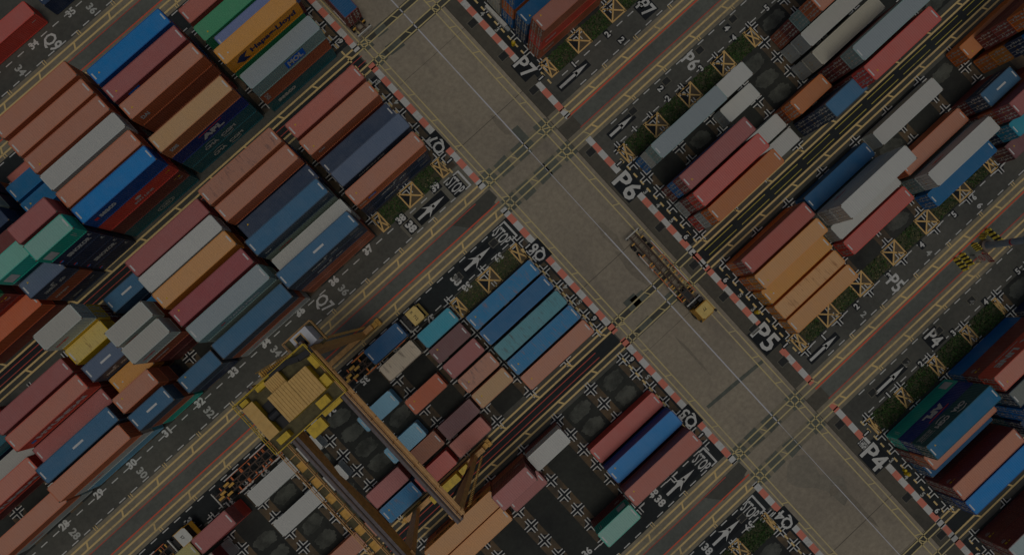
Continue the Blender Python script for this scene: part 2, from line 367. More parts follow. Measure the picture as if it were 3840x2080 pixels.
for k in range(11):
    x0 = 30.3 + k * 6.67; g.rect(x0, x0 + 5.6, 13.85, 13.96, Z1); g.rect(x0, x0 + 5.6, 14.8, 14.91, Z1)
structure('yellow_path_line', g, worn_paint('thin_yellow_paint', (92, 84, 36), .6, (20, 20, 20)))
# lane dashes, bay ticks and numbers
g = MB(); fd = MB()
def dashes(mb, u0, u1, v, ph=0.0, L=1.15, P=2.2):
    u = u0 + ph
    while u < u1: mb.rect(u, u + L, v - .075, v + .075, Z1); u += P
for a in A_V:
    for v, ph in ((a - 6.45, .2), (a - 3.65, 1.3), (a + 3.65, .7), (a + 6.5, 0.0)):
        dashes(g, -150, 9.2, v, ph); dashes(g, 31.4, 150, v, ph + .6)
structure('lane_dash', g, WHT)
g = MB()
for a in A_V:
    for S in (SLOTL[1:], SLOTR[1:]):
        for s in S:
            for v in (a - 3.3, a + 3.0): g.rect(s - .32, s - .2, v - .35, v + .35, Z2); g.rect(s + .05, s + .17, v - .35, v + .35, Z2)
structure('bay_tick_mark', g, YEL)
num = MB(); pad = MB(); nf = MB()
def gt(s, u, v, h, d, mb=None, bg=None, w=None, bold=.035, z=Z3):
    put_text(mb or num, s, h, gM(u, v, z, d), w=w, bold=bold)
    if bg:
        W = (w or text_mesh(s, bold)[2] * h) + bg; H_ = h + bg
        (pad.rect(u - H_/2, u + H_/2, v - W/2, v + W/2, Z2 - .002) if d in 'RL' else pad.rect(u - W/2, u + W/2, v - H_/2, v + H_/2, Z2 - .002))
for s, u in (('37', -6.03), ('36', -12.68), ('35', -19.24), ('34', -25.87), ('33', -32.03), ('32', -38.46), ('31', -44.7), ('30', -51.3), ('29', -57.52), ('28', -64.0)): gt(s, u, -19.35, 1.15, 'U', bold=.05)
for s, u in (('36', -12.56), ('34', -25.6), ('32', -38.4), ('30', -51.1), ('28', -63.7)): gt(s, u, -17.4, 1.2, 'R', nf)
gt('38', .49, -19.5, 1.15, 'U', bg=.3, bold=.05); gt('38', .83, -17.64, 1.3, 'R', bg=.3, bold=.05); gt('39', 7.32, -19.6, 1.15, 'U', bg=.3, bold=.05)
for s, u in (('36', -11.9), ('34', -25.4)): gt(s, u, -72.0, 1.2, 'R', nf)
for s, u in (('35', -14.5), ('34', -21.5)): gt(s, u, -73.6, 1.1, 'U')
for k, s in enumerate(('39', '38', '37', '36', '35', '34', '32', '31')):
    u = (7.2, .9, -6.15, -12.6, -19.07, -25.6, -38.4, -44.8)[k]; gt(s, u, -5.75, 1.1, 'D' if k < 6 else 'D')
for s, u in (('38', .4), ('30', -50.9)): gt(s, u, -7.5, 1.25, 'R', bold=.05)
gt('38', .6, 36.2, 1.25, 'R'); gt('38', .9, 46.0, 1.25, 'R'); gt('39', 7.7, 47.8, 1.15, 'D'); gt('36', -12.2, 34.3, 1.15, 'U'); gt('38', .7, 34.6, 1.1, 'U')
for k in range(1, 6):
    u = 34.6 + 6.75 * (k - 1)
    gt(str(k), u, -19.25, .95, 'U', bg=.35); gt(str(k), u + .2, -6.25, .95, 'U', bg=.25)
    gt(str(k), u, 35.2, .95, 'U', bg=.3); gt(str(k), u + 1.3, 47.9, .95, 'U', bg=.35)
    if k in (2, 4): gt(str(k), u + 1.0, -17.2, 1.0, 'R', bg=.35); gt(str(k), u + .4, -8.0, 1.0, 'R', bg=.2); gt(str(k), u, 36.8, 1.0, 'R', nf); gt(str(k), u - .2, 46.5, 1.0, 'R')
gt('6', 65.6, 35.4, .95, 'U'); gt('6', 65.4, 36.9, 1.0, 'R')
for u, d, lst in ((29.65, 'R', ((-38.9, '6'), (-21.0, '1'), (-4.0, '1'), (10.6, '6'), (19.2, '6'), (32.2, '1'), (49.8, '1'), (65.2, '6'), (74.0, '6'))), (11.45, 'L', ((-44.6, '6'), (-21.0, '1'), (-4.1, '1'), (10.2, '6'), (18.3, '6'), (33.3, '1'), (49.0, '1')))):
    for v, s in lst: gt(s, u, v, .9, d, bg=.35)
for u, d, lst in ((29.7, 'R', ((-33.8, '4'), (-30.6, '3'), (7.4, '5'), (4.4, '4'), (1.7, '3'), (22.3, '5'), (25.1, '3'), (55.2, '3'), (58.5, '4'), (62, '5'))), (11.5, 'L', ((-36.5, '5'), (-32.5, '4'), (7.0, '5'), (21.8, '5'), (4, '4')))):
    for v, s in lst: gt(s, u, v, .8, d, nf)
# block signs
for s, u, v, h, d, w, bg in (('P7', 28.95, -23.7, 2.5, 'R', 2.9, .35), ('P6', 28.3, -.75, 3.0, 'R', 3.9, .2), ('P5', 28.2, 29.35, 3.0, 'R', 3.7, .5), ('P4', 28.15, 53.2, 2.9, 'R', 3.6, .4),
        ('Q7', 11.75, -24.1, 2.1, 'L', 2.9, .4), ('Q6', 12.0, -2.45, 2.1, 'L', 2.6, .6), ('Q5', 11.9, 30.3, 2.1, 'L', 2.8, .5), ('Q4', 12.2, 50.7, 2.1, 'L', 2.8, .5),
        ('Q7', -16.0, -17.9, 2.4, 'R', 2.4, 0), ('Q9', -19.45, -72.1, 2.4, 'R', 2.5, 0), ('P7', 48.3, -18.3, 2.3, 'R', 2.3, .4), ('P6', 47.85, -7.95, 2.3, 'R', 2.3, 0), ('P5', 48.0, 36.7, 2.2, 'R', 2.2, 0), ('P4', 46.7, 46.5, 2.2, 'R', 2.2, .5)):
    gt(s, u, v, h, d, w=w, bg=bg, bold=.022)
gt('5 HIGH', 28.15, 50.6, 1.05, 'R', w=1.3, bg=.2); num.v[-1]
# stop bars, STOP words and arrows
def stop(u, v, bgd):
    gt('STOP', u, v, 2.0, 'R', w=2.4, bg=.3 if bgd else 0, bold=.015)
    num.rect(u + 1.55, u + 1.85, v - 1.45, v + 1.45, Z3); num.rect(u + .75, u + 1.55, v - 1.45, v - 1.27, Z3); num.rect(u + .75, u + 1.55, v + 1.27, v + 1.45, Z3)
def arrow(u0, u1, v, barb):
    pad.rect(u0 - .25, u1 + .25, v - (1.0 if barb else .6), v + (1.0 if barb else .6), Z2 - .002)
    num.rect(u0, u1 - 2.0, v - .2, v + .2, Z3)
    num.poly([(u1, -v, Z3), (u1 - 2.6, -v + .42, Z3), (u1 - 2.0, -v, Z3), (u1 - 2.6, -v - .42, Z3)]); num.quad((u1 - 2.0, -v + .2, Z3), (u1 - 2.4, -v + .2, Z3), (u1 - 2.4, -v - .2, Z3), (u1 - 2.0, -v - .2, Z3))
    if barb:
        for sg in (1, -1): num.poly([(u1 - 2.2, -v + sg * .1, Z3 + .002), (u1 - 3.7, -v + sg * .95, Z3 + .002), (u1 - 3.1, -v + sg * .35, Z3 + .002), (u1 - 3.6, -v + sg * .2, Z3 + .002)])
for u, v, b in ((9.6, -17.7, 1), (9.6, -7.7, 0), (8.8, 36.3, 0), (9.3, 46.2, 0)): stop(u, v, b); arrow(1.9 if v > 0 else 2.3, 7.4, v + (0 if v < 0 else -.05), 1)
for u0, u1, v in ((30.75, 36.2, -18.05), (31.4, 35.9, -7.85), (30.8, 36.2, 36.35), (34.7, 40.5, 46.5)): arrow(u0, u1, v, 0)
structure('number_pad', pad, MARKPAD); structure('number_marking', num, WHT); structure('faded_number_marking', nf, WHTF)
# dashed safety line in front of the rows
g = MB()
for u in (10.6, 30.22):
    for v0, v1 in ((-55, -20.0), (-4.4, 12.4), (17.2, 33.6), (47.9, 65.8), (71.6, 95)):
        v = v0
        while v < v1: g.rect(u - .13, u + .13, v, v + .78, Z1); v += 1.45
structure('yellow_safety_dash', g, YEL)
# white slot corners on black pads
g = MB(); p = MB()
for v0, v1 in blocks:
    for S in (SLOTL, SLOTR):
        for s in S:
            if s < -76 or s > 80: continue
            for r in rows[(v0, v1)]:
                p.poly([(s + 1.25 * math.cos(t), -r + 1.25 * math.sin(t) * .9, Z1 - .001) for t in [math.pi / 4 * k for k in (0, 2, 4, 6)]])
                for su in (1, -1):
                    for sv in (1, -1):
                        a, b = s + su * .15, r + sv * .17
                        g.rect(min(a, a + su * .95), max(a, a + su * .95), min(b, b + sv * .15), max(b, b + sv * .15), Z2); g.rect(min(a, a + su * .15), max(a, a + su * .15), min(b + sv * .15, b + sv * .95), max(b + sv * .15, b + sv * .95), Z2)
structure('slot_corner_pad', p, MARKPAD); structure('slot_corner_mark', g, WHT)
# yellow crossed boxes
bx = MB(); bb = MB(); bc = MB()
def xbox(u, v, a, b):
    t = .16
    bb.rect(u - a, u + a, v - b, v + b, Z1); bc.poly([(u + a, -v - b, Z1 + .001), (u + a, -v + b, Z1 + .001), (u, -v, Z1 + .001)]); bc.poly([(u - a, -v - b, Z1 + .001), (u, -v, Z1 + .001), (u + a, -v - b, Z1 + .001)]) 
    for x0, x1, y0, y1 in ((u - a, u + a, v - b, v - b + t * 1.3), (u - a, u + a, v + b - t * 1.3, v + b), (u - a, u - a + t * 1.3, v - b + t * 1.3, v + b - t * 1.3), (u + a - t * 1.3, u + a, v - b + t * 1.3, v + b - t * 1.3)): bx.rect(x0, x1, y0, y1, Z2)
    for sg in (1, -1):
        d = Vector((2 * a, sg * 2 * b, 0)).normalized(); n = Vector((-d.y, d.x, 0)) * t * .7
        P0 = Vector((u - a + .1, -v - sg * (b - .1), Z2 + .001 + .001 * sg)); P1 = Vector((u + a - .1, -v + sg * (b - .1), Z2 + .001 + .001 * sg))
        bx.quad(P0 - n, P1 - n, P1 + n, P0 + n)
for v, us in ((-21.35, ((31.55, .75), (37.6, 1.45), (44.45, 1.45), (51.3, 1.45))), (-4.45, ((31.45, .75), (37.6, 1.45), (44.35, 1.45), (51.25, 1.45), (57.2, .8))), (33.2, ((31.4, .75), (37.4, 1.45), (44.1, 1.45), (50.95, 1.45), (57.8, 1.45), (64.75, 1.35), (70.7, .75))), (49.8, ((31.2, .42), (37.4, .85), (44.2, .85), (50.95, .85), (57.3, .42)))):
    for u, a in us: xbox(u, v, a, 1.42)
for v, us in ((-21.1, ((9.7, .72), (3.9, 1.45), (-2.0, .72))), (-4.25, ((9.75, .75), (3.95, 1.45), (-1.95, .75))), (49.3, ((10.4, .45), (4.3, .95)))):
    for u, a in us: xbox(u, v, a, 1.42)
structure('crossed_box_floor', bb, MARKPAD); structure('crossed_box_worn_floor', bc, ground_mat('box_concrete', (52, 44, 33), (36, 32, 26), st=.3)); structure('crossed_box_marking', bx, YEL2)
# grass strips between the crossed boxes
GR = [m for m in (plain('grass_dark', (16, 32, 11), .8, .3), plain('grass_mid', (30, 46, 18), .8, .3), plain('grass_dry', (60, 56, 38), .8, .3))]
soil = MB(); gm = MB()
def grass(u0, u1, v0, v1, dens, dry=.12):
    soil.rect(u0, u1, v0, v1, .0135)
    for _ in range(int((u1 - u0) * (v1 - v0) * dens)):
        u = random.uniform(u0, u1); v = random.uniform(v0, v1); c = math.sin(u * 1.7) * math.cos(v * 2.1 + u) + random.uniform(-.9, .9)
        if c < -.75: continue
        k = 2 if random.random() < dry else (1 if c > .2 else 0); h = random.uniform(.06, .2); a = random.uniform(0, 6.28); w = random.uniform(.07, .17)
        d = Vector((math.cos(a), math.sin(a), 0)) * w; e = Vector((-d.y, d.x, 0)) * random.uniform(.5, 1.1); b0 = Vector((u, -v, .014)); tip = b0 + e + Vector((0, 0, h))
        gm.poly([b0 - d, b0 + d, tip + d * .4, tip - d * .3], k)
def strip(v0, v1, edges, dens, dry):
    for a, b in edges: grass(a, b, v0, v1, dens, dry)
strip(-22.7, -19.95, ((32.4, 36.1), (39.1, 42.9), (46, 49.8), (52.8, 60)), 55, .05)
strip(-5.85, -3.05, ((32.3, 36.1), (39.1, 42.8), (45.9, 49.7), (52.8, 56.3)), 55, .06)
strip(31.9, 34.4, ((32.4, 35.8), (39, 42.6), (45.7, 49.3), (52.5, 56.2), (59.4, 63.3), (66.3, 69.8)), 38, .3)
strip(48.3, 51.4, ((31.8, 36.5), (38.3, 43.2), (45.2, 50), (51.9, 56.8)), 55, .06)
strip(-22.5, -19.8, ((-1.2, 2.3), (5.5, 8.8)), 50, .1); strip(-5.7, -2.9, ((-1.0, 2.4), (5.5, 8.9)), 30, .5); strip(48.0, 51.0, ((5.4, 9.8), (-2, 3.2)), 60, .05)
structure('grass_soil', soil, SOIL); o = build('grass', gm, GR); tag(o, 'short rough grass growing in strips between the yellow crossed boxes', 'grass'); o['kind'] = 'stuff'
# drain covers
k_ = 0
def drain(u, v, a, where, frame=True):
    r = thing('drain_cover', 'dark iron drain grating ' + where, 'drain cover', (u, -v, Z2), group='iron drain gratings in the paving')
    if frame:
        f = MB()
        for x0, x1, y0, y1 in ((-a - .1, a + .1, -a * .8 - .1, -a * .8), (-a - .1, a + .1, a * .8, a * .8 + .1), (-a - .1, -a, -a * .8, a * .8), (a, a + .1, -a * .8, a * .8)): f.box(x0, x1, y0, y1, 0, .012)
        build('frame', f, plain('drain_frame', (50, 48, 43), .8), r)
    m = MB(); n = 7
    m.box(-a, a, -a * .8, a * .8, 0, .003, 1)
    for i in range(n): y = -a * .8 + (i + .5) * 1.6 * a / n; m.box(-a + .03, a - .03, y - .06, y + .03, .003, .014, 0)
    build('grate', m, [DRAIN, plain('drain_pit', (6, 6, 7), .9)], r)
for u, v, w in ((27.65, -33.7, 'in the apron beside the navy end stacks of P7'), (27.7, -27.1, 'in the apron just before the P7 sign'), (27.65, -20.4, 'in the apron just past the P7 sign'), (27.66, -8.05, 'at the kerb before the P6 lane'), (27.7, 6.95, 'in the apron beside the red P6 stacks'), (27.66, 14.4, 'between the two narrow runways next to the chassis truck'), (27.7, 20.8, 'in the apron next to the truck cab'), (27.75, 27.3, 'in the apron before the P5 sign'), (27.7, 33.7, 'in the apron past the P5 sign'), (27.6, 46.15, 'at the kerb before the P4 sign'), (27.65, 60.7, 'in the apron beside the salmon P4 stacks'), (27.65, 68.2, 'between the narrow runways below P4')):
    drain(u, v, .62, w)
for u, v, w in ((36.4, -8.3, 'in the P6 lane by the arrow tip'), (43.1, -8.25, 'in the P6 lane before the word P6'), (49.95, -8.3, 'in the P6 lane after the word P6'), (56.85, -8.4, 'in the P6 lane near the last crossed box'), (41.25, 46.2, 'at the P4 lane arrow tip'), (34.4, 46.05, 'at the P4 lane arrow tail'), (48.0, 46.2, 'in the P4 lane beside the word P4'), (54.7, 46.25, 'in the P4 lane farthest from the road'), (8.1, -7.8, 'between the STOP word and arrow of the Q6 lane'), (.9, -7.6, 'at the arrow tail of the Q6 lane'), (7.7, 46.2, 'between the STOP word and arrow of the Q4 lane')):
    drain(u, v, .55, w)
# ---------------------------------------------------------------- containers
# key: (roof colour, side colour, roof rust, words)
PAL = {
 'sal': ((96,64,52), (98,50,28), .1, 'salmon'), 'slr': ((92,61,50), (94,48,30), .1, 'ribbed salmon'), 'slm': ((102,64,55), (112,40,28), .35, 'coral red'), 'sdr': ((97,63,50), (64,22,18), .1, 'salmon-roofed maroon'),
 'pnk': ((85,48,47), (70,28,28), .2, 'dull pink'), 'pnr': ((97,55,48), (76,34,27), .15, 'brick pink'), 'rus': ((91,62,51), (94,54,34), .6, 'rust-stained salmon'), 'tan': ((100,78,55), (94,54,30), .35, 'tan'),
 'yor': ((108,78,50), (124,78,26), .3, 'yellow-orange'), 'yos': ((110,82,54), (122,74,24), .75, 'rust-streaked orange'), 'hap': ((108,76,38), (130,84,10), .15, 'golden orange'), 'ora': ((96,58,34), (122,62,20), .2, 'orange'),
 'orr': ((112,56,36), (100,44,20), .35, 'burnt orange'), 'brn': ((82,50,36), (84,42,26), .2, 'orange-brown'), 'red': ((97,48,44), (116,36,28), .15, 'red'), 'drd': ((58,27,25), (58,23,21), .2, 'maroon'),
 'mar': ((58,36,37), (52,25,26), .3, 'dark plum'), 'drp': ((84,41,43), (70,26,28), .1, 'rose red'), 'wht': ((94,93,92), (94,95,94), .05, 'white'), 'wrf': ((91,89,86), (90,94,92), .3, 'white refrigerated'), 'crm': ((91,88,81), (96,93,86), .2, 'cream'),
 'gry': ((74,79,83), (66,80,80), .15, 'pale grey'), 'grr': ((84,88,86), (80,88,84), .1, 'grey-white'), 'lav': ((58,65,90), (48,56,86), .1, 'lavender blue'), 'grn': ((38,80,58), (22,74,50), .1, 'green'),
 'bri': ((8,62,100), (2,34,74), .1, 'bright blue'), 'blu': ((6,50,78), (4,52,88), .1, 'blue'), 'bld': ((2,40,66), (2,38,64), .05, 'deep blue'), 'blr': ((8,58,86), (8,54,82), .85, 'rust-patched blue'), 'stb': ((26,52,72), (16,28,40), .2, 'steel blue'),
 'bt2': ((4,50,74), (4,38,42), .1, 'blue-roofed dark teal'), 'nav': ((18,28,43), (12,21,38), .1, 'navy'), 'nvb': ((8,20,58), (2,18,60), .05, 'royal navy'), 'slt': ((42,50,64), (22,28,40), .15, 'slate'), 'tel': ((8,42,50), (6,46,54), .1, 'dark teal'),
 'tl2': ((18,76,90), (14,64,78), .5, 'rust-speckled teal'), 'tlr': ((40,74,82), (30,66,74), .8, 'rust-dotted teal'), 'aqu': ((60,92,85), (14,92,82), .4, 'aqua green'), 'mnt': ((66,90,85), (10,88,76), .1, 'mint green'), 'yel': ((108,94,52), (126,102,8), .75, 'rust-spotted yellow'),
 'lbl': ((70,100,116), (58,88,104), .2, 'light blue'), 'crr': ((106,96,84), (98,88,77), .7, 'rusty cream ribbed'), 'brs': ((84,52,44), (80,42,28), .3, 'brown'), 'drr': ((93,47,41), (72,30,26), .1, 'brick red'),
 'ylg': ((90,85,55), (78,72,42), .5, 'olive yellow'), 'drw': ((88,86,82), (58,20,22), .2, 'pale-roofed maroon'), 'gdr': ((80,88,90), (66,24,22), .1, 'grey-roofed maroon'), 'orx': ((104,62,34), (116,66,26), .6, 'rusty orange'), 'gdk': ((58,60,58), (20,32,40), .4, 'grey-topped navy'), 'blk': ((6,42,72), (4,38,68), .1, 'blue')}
ROOFM = {}; SIDEM = {}
PAINTPATCH = {'blr': (0.30, 0.18, 0.15, 1), 'tlr': (0.09, 0.07, 0.06, 1), 'tl2': (0.22, 0.13, 0.1, 1), 'crr': (0.1, 0.06, 0.035, 1), 'rus': (0.12, 0.09, 0.10, 1), 'yos': (0.34, 0.12, 0.03, 1), 'yel': (0.22, 0.09, 0.03, 1)}
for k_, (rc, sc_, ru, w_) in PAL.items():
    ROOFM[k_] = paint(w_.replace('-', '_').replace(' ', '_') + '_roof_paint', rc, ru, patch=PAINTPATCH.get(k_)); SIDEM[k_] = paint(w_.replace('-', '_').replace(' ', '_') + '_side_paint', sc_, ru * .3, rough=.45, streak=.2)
ROD = plain('galvanised_steel', (92, 92, 92), .45, .1, .3); PLATE = plain('door_plate_white', (100, 98, 94), .6, .05); PLY = plain('door_plate_yellow', (120, 92, 20), .6, .05)
LW = plain('lettering_white', (98, 98, 98), .6, .06); LR = plain('lettering_red', (110, 26, 26), .6, .06); LN = plain('lettering_navy', (6, 12, 36), .6, .06); LK = plain('lettering_black', (14, 12, 10), .6, .06); LB = plain('lettering_blue_panel', (0, 50, 110), .6, .06)
LY = plain('lettering_yellow', (120, 96, 10), .6, .06); LT = plain('lettering_teal', (0, 70, 120), .6, .06); RBAR = plain('roof_code_white', (100, 99, 100), .6, .05); CAST = plain('corner_casting_steel', (52, 44, 38), .6, .15)
HC = 2.59; W = 2.438; LEN = {20: 6.058, 40: 12.192}
_cm = {}
def corr_wall(mb, x0, x1, y, z0, z1, sg, pitch=.30, depth=.045):
    """corrugated wall along x: y outer plane, sg = outward sign"""
    n = max(1, round((x1 - x0) / pitch)); p = (x1 - x0) / n; pts = []
    for i in range(n):
        a = x0 + i * p; pts += [(a, y), (a + p * .36, y), (a + p * .5, y - sg * depth), (a + p * .86, y - sg * depth)]
    pts.append((x1, y))
    for (xa, ya), (xb, yb) in zip(pts, pts[1:]): mb.quad((xa, ya, z0), (xb, yb, z0), (xb, yb, z1), (xa, ya, z1))
def corr_end(mb, x, y0, y1, z0, z1, sg, pitch=.27, depth=.05):
    n = max(1, round((y1 - y0) / pitch)); p = (y1 - y0) / n; pts = []
    for i in range(n):
        a = y0 + i * p; pts += [(x, a), (x, a + p * .36), (x - sg * depth, a + p * .5), (x - sg * depth, a + p * .86)]
    pts.append((x, y1))
    for (xa, ya), (xb, yb) in zip(pts, pts[1:]): mb.quad((xa, ya, z0), (xb, yb, z0), (xb, yb, z1), (xa, ya, z1))
def cmesh(kind, L, door):
    k = (kind, L, door)
    if k in _cm: return _cm[k]
    mb = MB(); l = L / 2; w = W / 2; h = HC
    if kind == 'body':
        for sg in (1, -1): corr_wall(mb, -l + .16, l - .16, sg * (w - .012), .15, h - .10, sg)
        for e in (1, -1):
            if door != e: corr_end(mb, e * (l - .03), -w + .15, w - .15, .15, h - .12, e)
        mb.quad((-l, -w, .12), (l, -w, .12), (l, w, .12), (-l, w, .12))
        if door: mb.quad((door * (l - .16), -w, .1), (door * (l - .16), w, .1), (door * (l - .16), w, h - .05), (door * (l - .16), -w, h - .05))
    elif kind == 'frame':
        for sg in (1, -1):
            y = sg * (w - .05)
            mb.box(-l + .16, l - .16, y - .05, y + .05, 0.02, .15); mb.box(-l + .16, l - .16, y - .05, y + .05, h - .10, h - .018)
            for e in (1, -1):
                x = e * (l - .08); mb.box(x - .078, x + .078, sg * (w - .08) - .078, sg * (w - .08) + .078, .12, h - .12)
                for z in (.06, h - .06): mb.box(x - .082, x + .082, sg * (w - .081) - .082, sg * (w - .081) + .082, z - .06, z + .06, 1)
        for e in (1, -1):
            x = e * (l - .07); mb.box(x - .06, x + .06, -w + .163, w - .163, .02, .15); mb.box(x - .06, x + .06, -w + .163, w - .163, h - .12, h - .016)
    elif kind == 'roof':
        n = round((L - .9) / .30); x = -l + .45; p = (L - .9) / n; pts = [(-l + .13, h - .02)]
        for i in range(n):
            a = x + i * p; pts += [(a, h - .02), (a + p * .5, h - .02), (a + p * .62, h - .034), (a + p * .88, h - .034)]
        pts += [(l - .45, h - .02), (l - .13, h - .02)]
        for (xa, za), (xb, zb) in zip(pts, pts[1:]): mb.quad((xa, -w + .1, za), (xb, -w + .1, zb), (xb, w - .1, zb), (xa, w - .1, za))
        for sg in (1, -1): mb.quad((-l + .13, sg * (w - .1), h - .02), (l - .13, sg * (w - .1), h - .02), (l - .13, sg * (w - .012), h - .017), (-l + .13, sg * (w - .012), h - .017))
    elif kind == 'door':       # one leaf, hinged side at y = w; local origin at the door plane centre
        mb.box(-.035, 0, .012, w - .17, .17, h - .14)
        for z0 in (.3, .85, 1.4, 1.95): mb.box(0.002, .02, .06, w - .22, z0, z0 + .38)
        random.seed(int(L)); 
        mb.box(.024, .03, .18, .42, 1.7, 1.95, 1); mb.box(.024, .03, .62, .95, 1.98, 2.14, 1); mb.box(.024, .03, .64, .90, 1.5, 1.62, 1); mb.box(.024, .03, .2, .4, .95, 1.15, 2); mb.box(.024, .03, .5, .7, .62, .78, 1); mb.box(.024, .03, .66, .98, 1.2, 1.34, 1)
    elif kind == 'rod':
        mb.tube((.055, 0, .12), (.055, 0, h - .1), .042, n=6); mb.box(.05, .075, -.02, .26, 1.08, 1.13)
    _cm[k] = mb.mesh({'body': 'container_body', 'frame': 'container_frame', 'roof': 'container_roof', 'door': 'container_door', 'rod': 'lock_rod'}[kind]); return _cm[k]
def side_text(mb, s, x, z, h, side, m=0, w=None, **kw):
    """letters on a side wall; side -1 = the wall facing -Y, +1 = the wall facing +Y"""
    if side < 0: M = Matrix.Translation((x, -W/2 - .004, z)) @ Matrix.Rotation(math.pi/2, 4, 'X')
    else: M = Matrix.Translation((x, W/2 + .004, z)) @ Matrix.Rotation(math.pi, 4, 'Z') @ Matrix.Rotation(math.pi/2, 4, 'X')
    put_text(mb, s, h, M, w=w, m=m, **kw)
def side_quad(mb, pts, side, m=0, d=.003):
    y = side * (W/2 + d); mb.poly([(x * (-side) if side > 0 else x, y, z) for x, z in pts], m)
def sq_(x0, x1, z0, z1): return [(x0, z0), (x1, z0), (x1, z1), (x0, z1)]
def lettering(code, root, L, side):
    mb = MB(); l = L / 2; mats = [LW]
    T = lambda s, x, z, h, m=0, **kw: side_text(mb, s, (x if side < 0 else -x), z, h, side, m, **kw)
    Q = lambda pts, m=0, d=.003: side_quad(mb, pts, side, m, d)
    if code == 'HL':
        mats = [LN]; T('Hapag-Lloyd', 1.35, 1.3, 1.15, w=7.6, bold=.035)
        for dx in (0, .62): 
            for sg in (1, -1): Q([(-4.9 + dx, 1.3), (-4.0 + dx, 1.3 + sg * .75), (-3.45 + dx, 1.3 + sg * .75), (-4.25 + dx, 1.3)])
    elif code == 'HLK': mats = [LK]; T('Hapag-Lloyd', .8, 1.35, 1.0, w=6.8); Q([(-4.6, 1.35), (-3.7, 1.9), (-3.2, 1.9), (-3.9, 1.35), (-3.2, .8), (-3.7, .8)])
    elif code == 'MOL': mats = [LW, LB]; Q(sq_(-.6, 2.6, .55, 2.1), 1, .0025); T('MOL', 1.0, 1.3, 1.15, w=2.5, bold=.05)
    elif code == 'MB': mats = [LW, LB]; Q(sq_(-4.2, -2.4, .9, 2.1), 1, .0025); T('MOL', -3.3, 1.5, .7, w=1.4, bold=.05)
    elif code == 'MB2':
        mats = [LW, LB]; Q(sq_(-4.2, -2.9, 1.3, 1.8), 1, .0025); T('MOL', -3.55, 1.55, .35, w=.9)
        T('DAI', -5.2, 1.5, .5)
    elif code == 'SEA': T('seaco', -2.9, 1.45, .75, w=3.2, bold=.05)
    elif code == 'SEA2': mats = [LW, LR]; T('seaco', -3.0, 1.5, .7, w=2.6, bold=.05); Q(sq_(-5.1, -4.5, 1.25, 1.75), 1)
    elif code in ('DM', 'DR'): T('DAI' if code == 'DM' else 'DONG', -l + 1.5, 1.45, .75, w=1.2, bold=.05)
    elif code == 'CC': T('CAI', -l + 1.6, 1.7, .5, w=1.0)
    elif code == 'OO':
        M = Matrix.Translation((-l + .9, -W/2 - .004, 1.4)) @ Matrix.Rotation(math.pi/2, 4, 'X') @ Matrix.Rotation(-math.pi/2, 4, 'Z'); put_text(mb, 'DAIX', .7, M, w=1.5)
    elif code in ('CMA', 'CMAF'):
        T('CMA', -1.55, 1.3, .72, w=2.3, bold=.05); T('CGM', 1.45, 1.3, .72, w=2.5, bold=.05)
        for sg, x in ((1, -1.5), (-1, 1.2)):
            for i in range(7):
                t0, t1 = i / 7, (i + 1) / 7; f = lambda t: 1.3 + sg * (.62 + .22 * math.sin(t * math.pi)); wd = .07
                Q([(x - .9 + 1.8 * t0, f(t0) - wd), (x - .9 + 1.8 * t1, f(t1) - wd), (x - .9 + 1.8 * t1, f(t1) + wd), (x - .9 + 1.8 * t0, f(t0) + wd)])
        if code == 'CMAF':
            for z in (.85, 1.2): T('CMA CGM GROUP', 4.4, z, .22, w=2.3)
            for a in (sq_(3.1, 5.75, 1.5, 1.55), sq_(3.1, 5.75, .6, .65)): Q(a)
    elif code in ('APL', 'APLF'):
        mats = [LW, LR]; T('APL', .2, 1.2, 1.15, w=3.6, bold=.07); Q([(-1.9, 1.95), (2.0, 2.1), (2.4, 2.28), (-1.6, 2.13)], 1)
    elif code in ('SK', 'SK0'):
        mats = [LW, LR, LT]
        if code == 'SK': T('SINOKOR', .35, 1.3, .8, w=3.7, bold=.06)
        Q([(-2.5 + .28 * math.cos(t), 1.35 + .28 * math.sin(t)) for t in [k * math.pi / 6 for k in range(7)]], 1); Q([(-2.5 - .28 * math.cos(t), 1.35 - .28 * math.sin(t)) for t in [k * math.pi / 6 for k in range(7)]], 2)
        Q(sq_(2.45, 2.7, 1.9, 2.2)); Q(sq_(2.3, 2.85, 1.7, 1.78))
    elif code == 'GC':
        Q(sq_(-l + .5, -l + 1.9, .55, 2.0)) if side < 0 else Q(sq_(-l + .5, -l + 1.9, .55, 2.0)); Q(sq_(l - 1.1, l - 1.02, .9, 2.0)); Q(sq_(l - .8, l - .74, 1.2, 2.0))
    elif code == 'OV':
        for r in (1.0, .82):
            for i in range(24):
                a, b = 2 * math.pi * i / 24, 2 * math.pi * (i + 1) / 24; q = r - .07
                Q([(.6 + 1.5 * r * math.cos(a), 1.2 + .6 * r * math.sin(a)), (.6 + 1.5 * r * math.cos(b), 1.2 + .6 * r * math.sin(b)), (.6 + 1.5 * q * math.cos(b), 1.2 + .6 * q * math.sin(b)), (.6 + 1.5 * q * math.cos(a), 1.2 + .6 * q * math.sin(a))])
        T('CHINA', .6, 1.2, .45, w=1.5)
    elif code == 'KLN':
        T('BEN LINE', .6, 1.0, .42, w=3.2); Q([(.1 + .5 * math.cos(t), 1.72 + .3 * math.sin(t)) for t in [k * .5236 for k in range(12)]]); mats = [LW, LY]; Q(sq_(l - .9, l - .55, 1.6, 1.8), 1); Q(sq_(l - 1.3, l - 1.0, 1.6, 1.7), 1)
    elif code in ('KL', 'KM'):
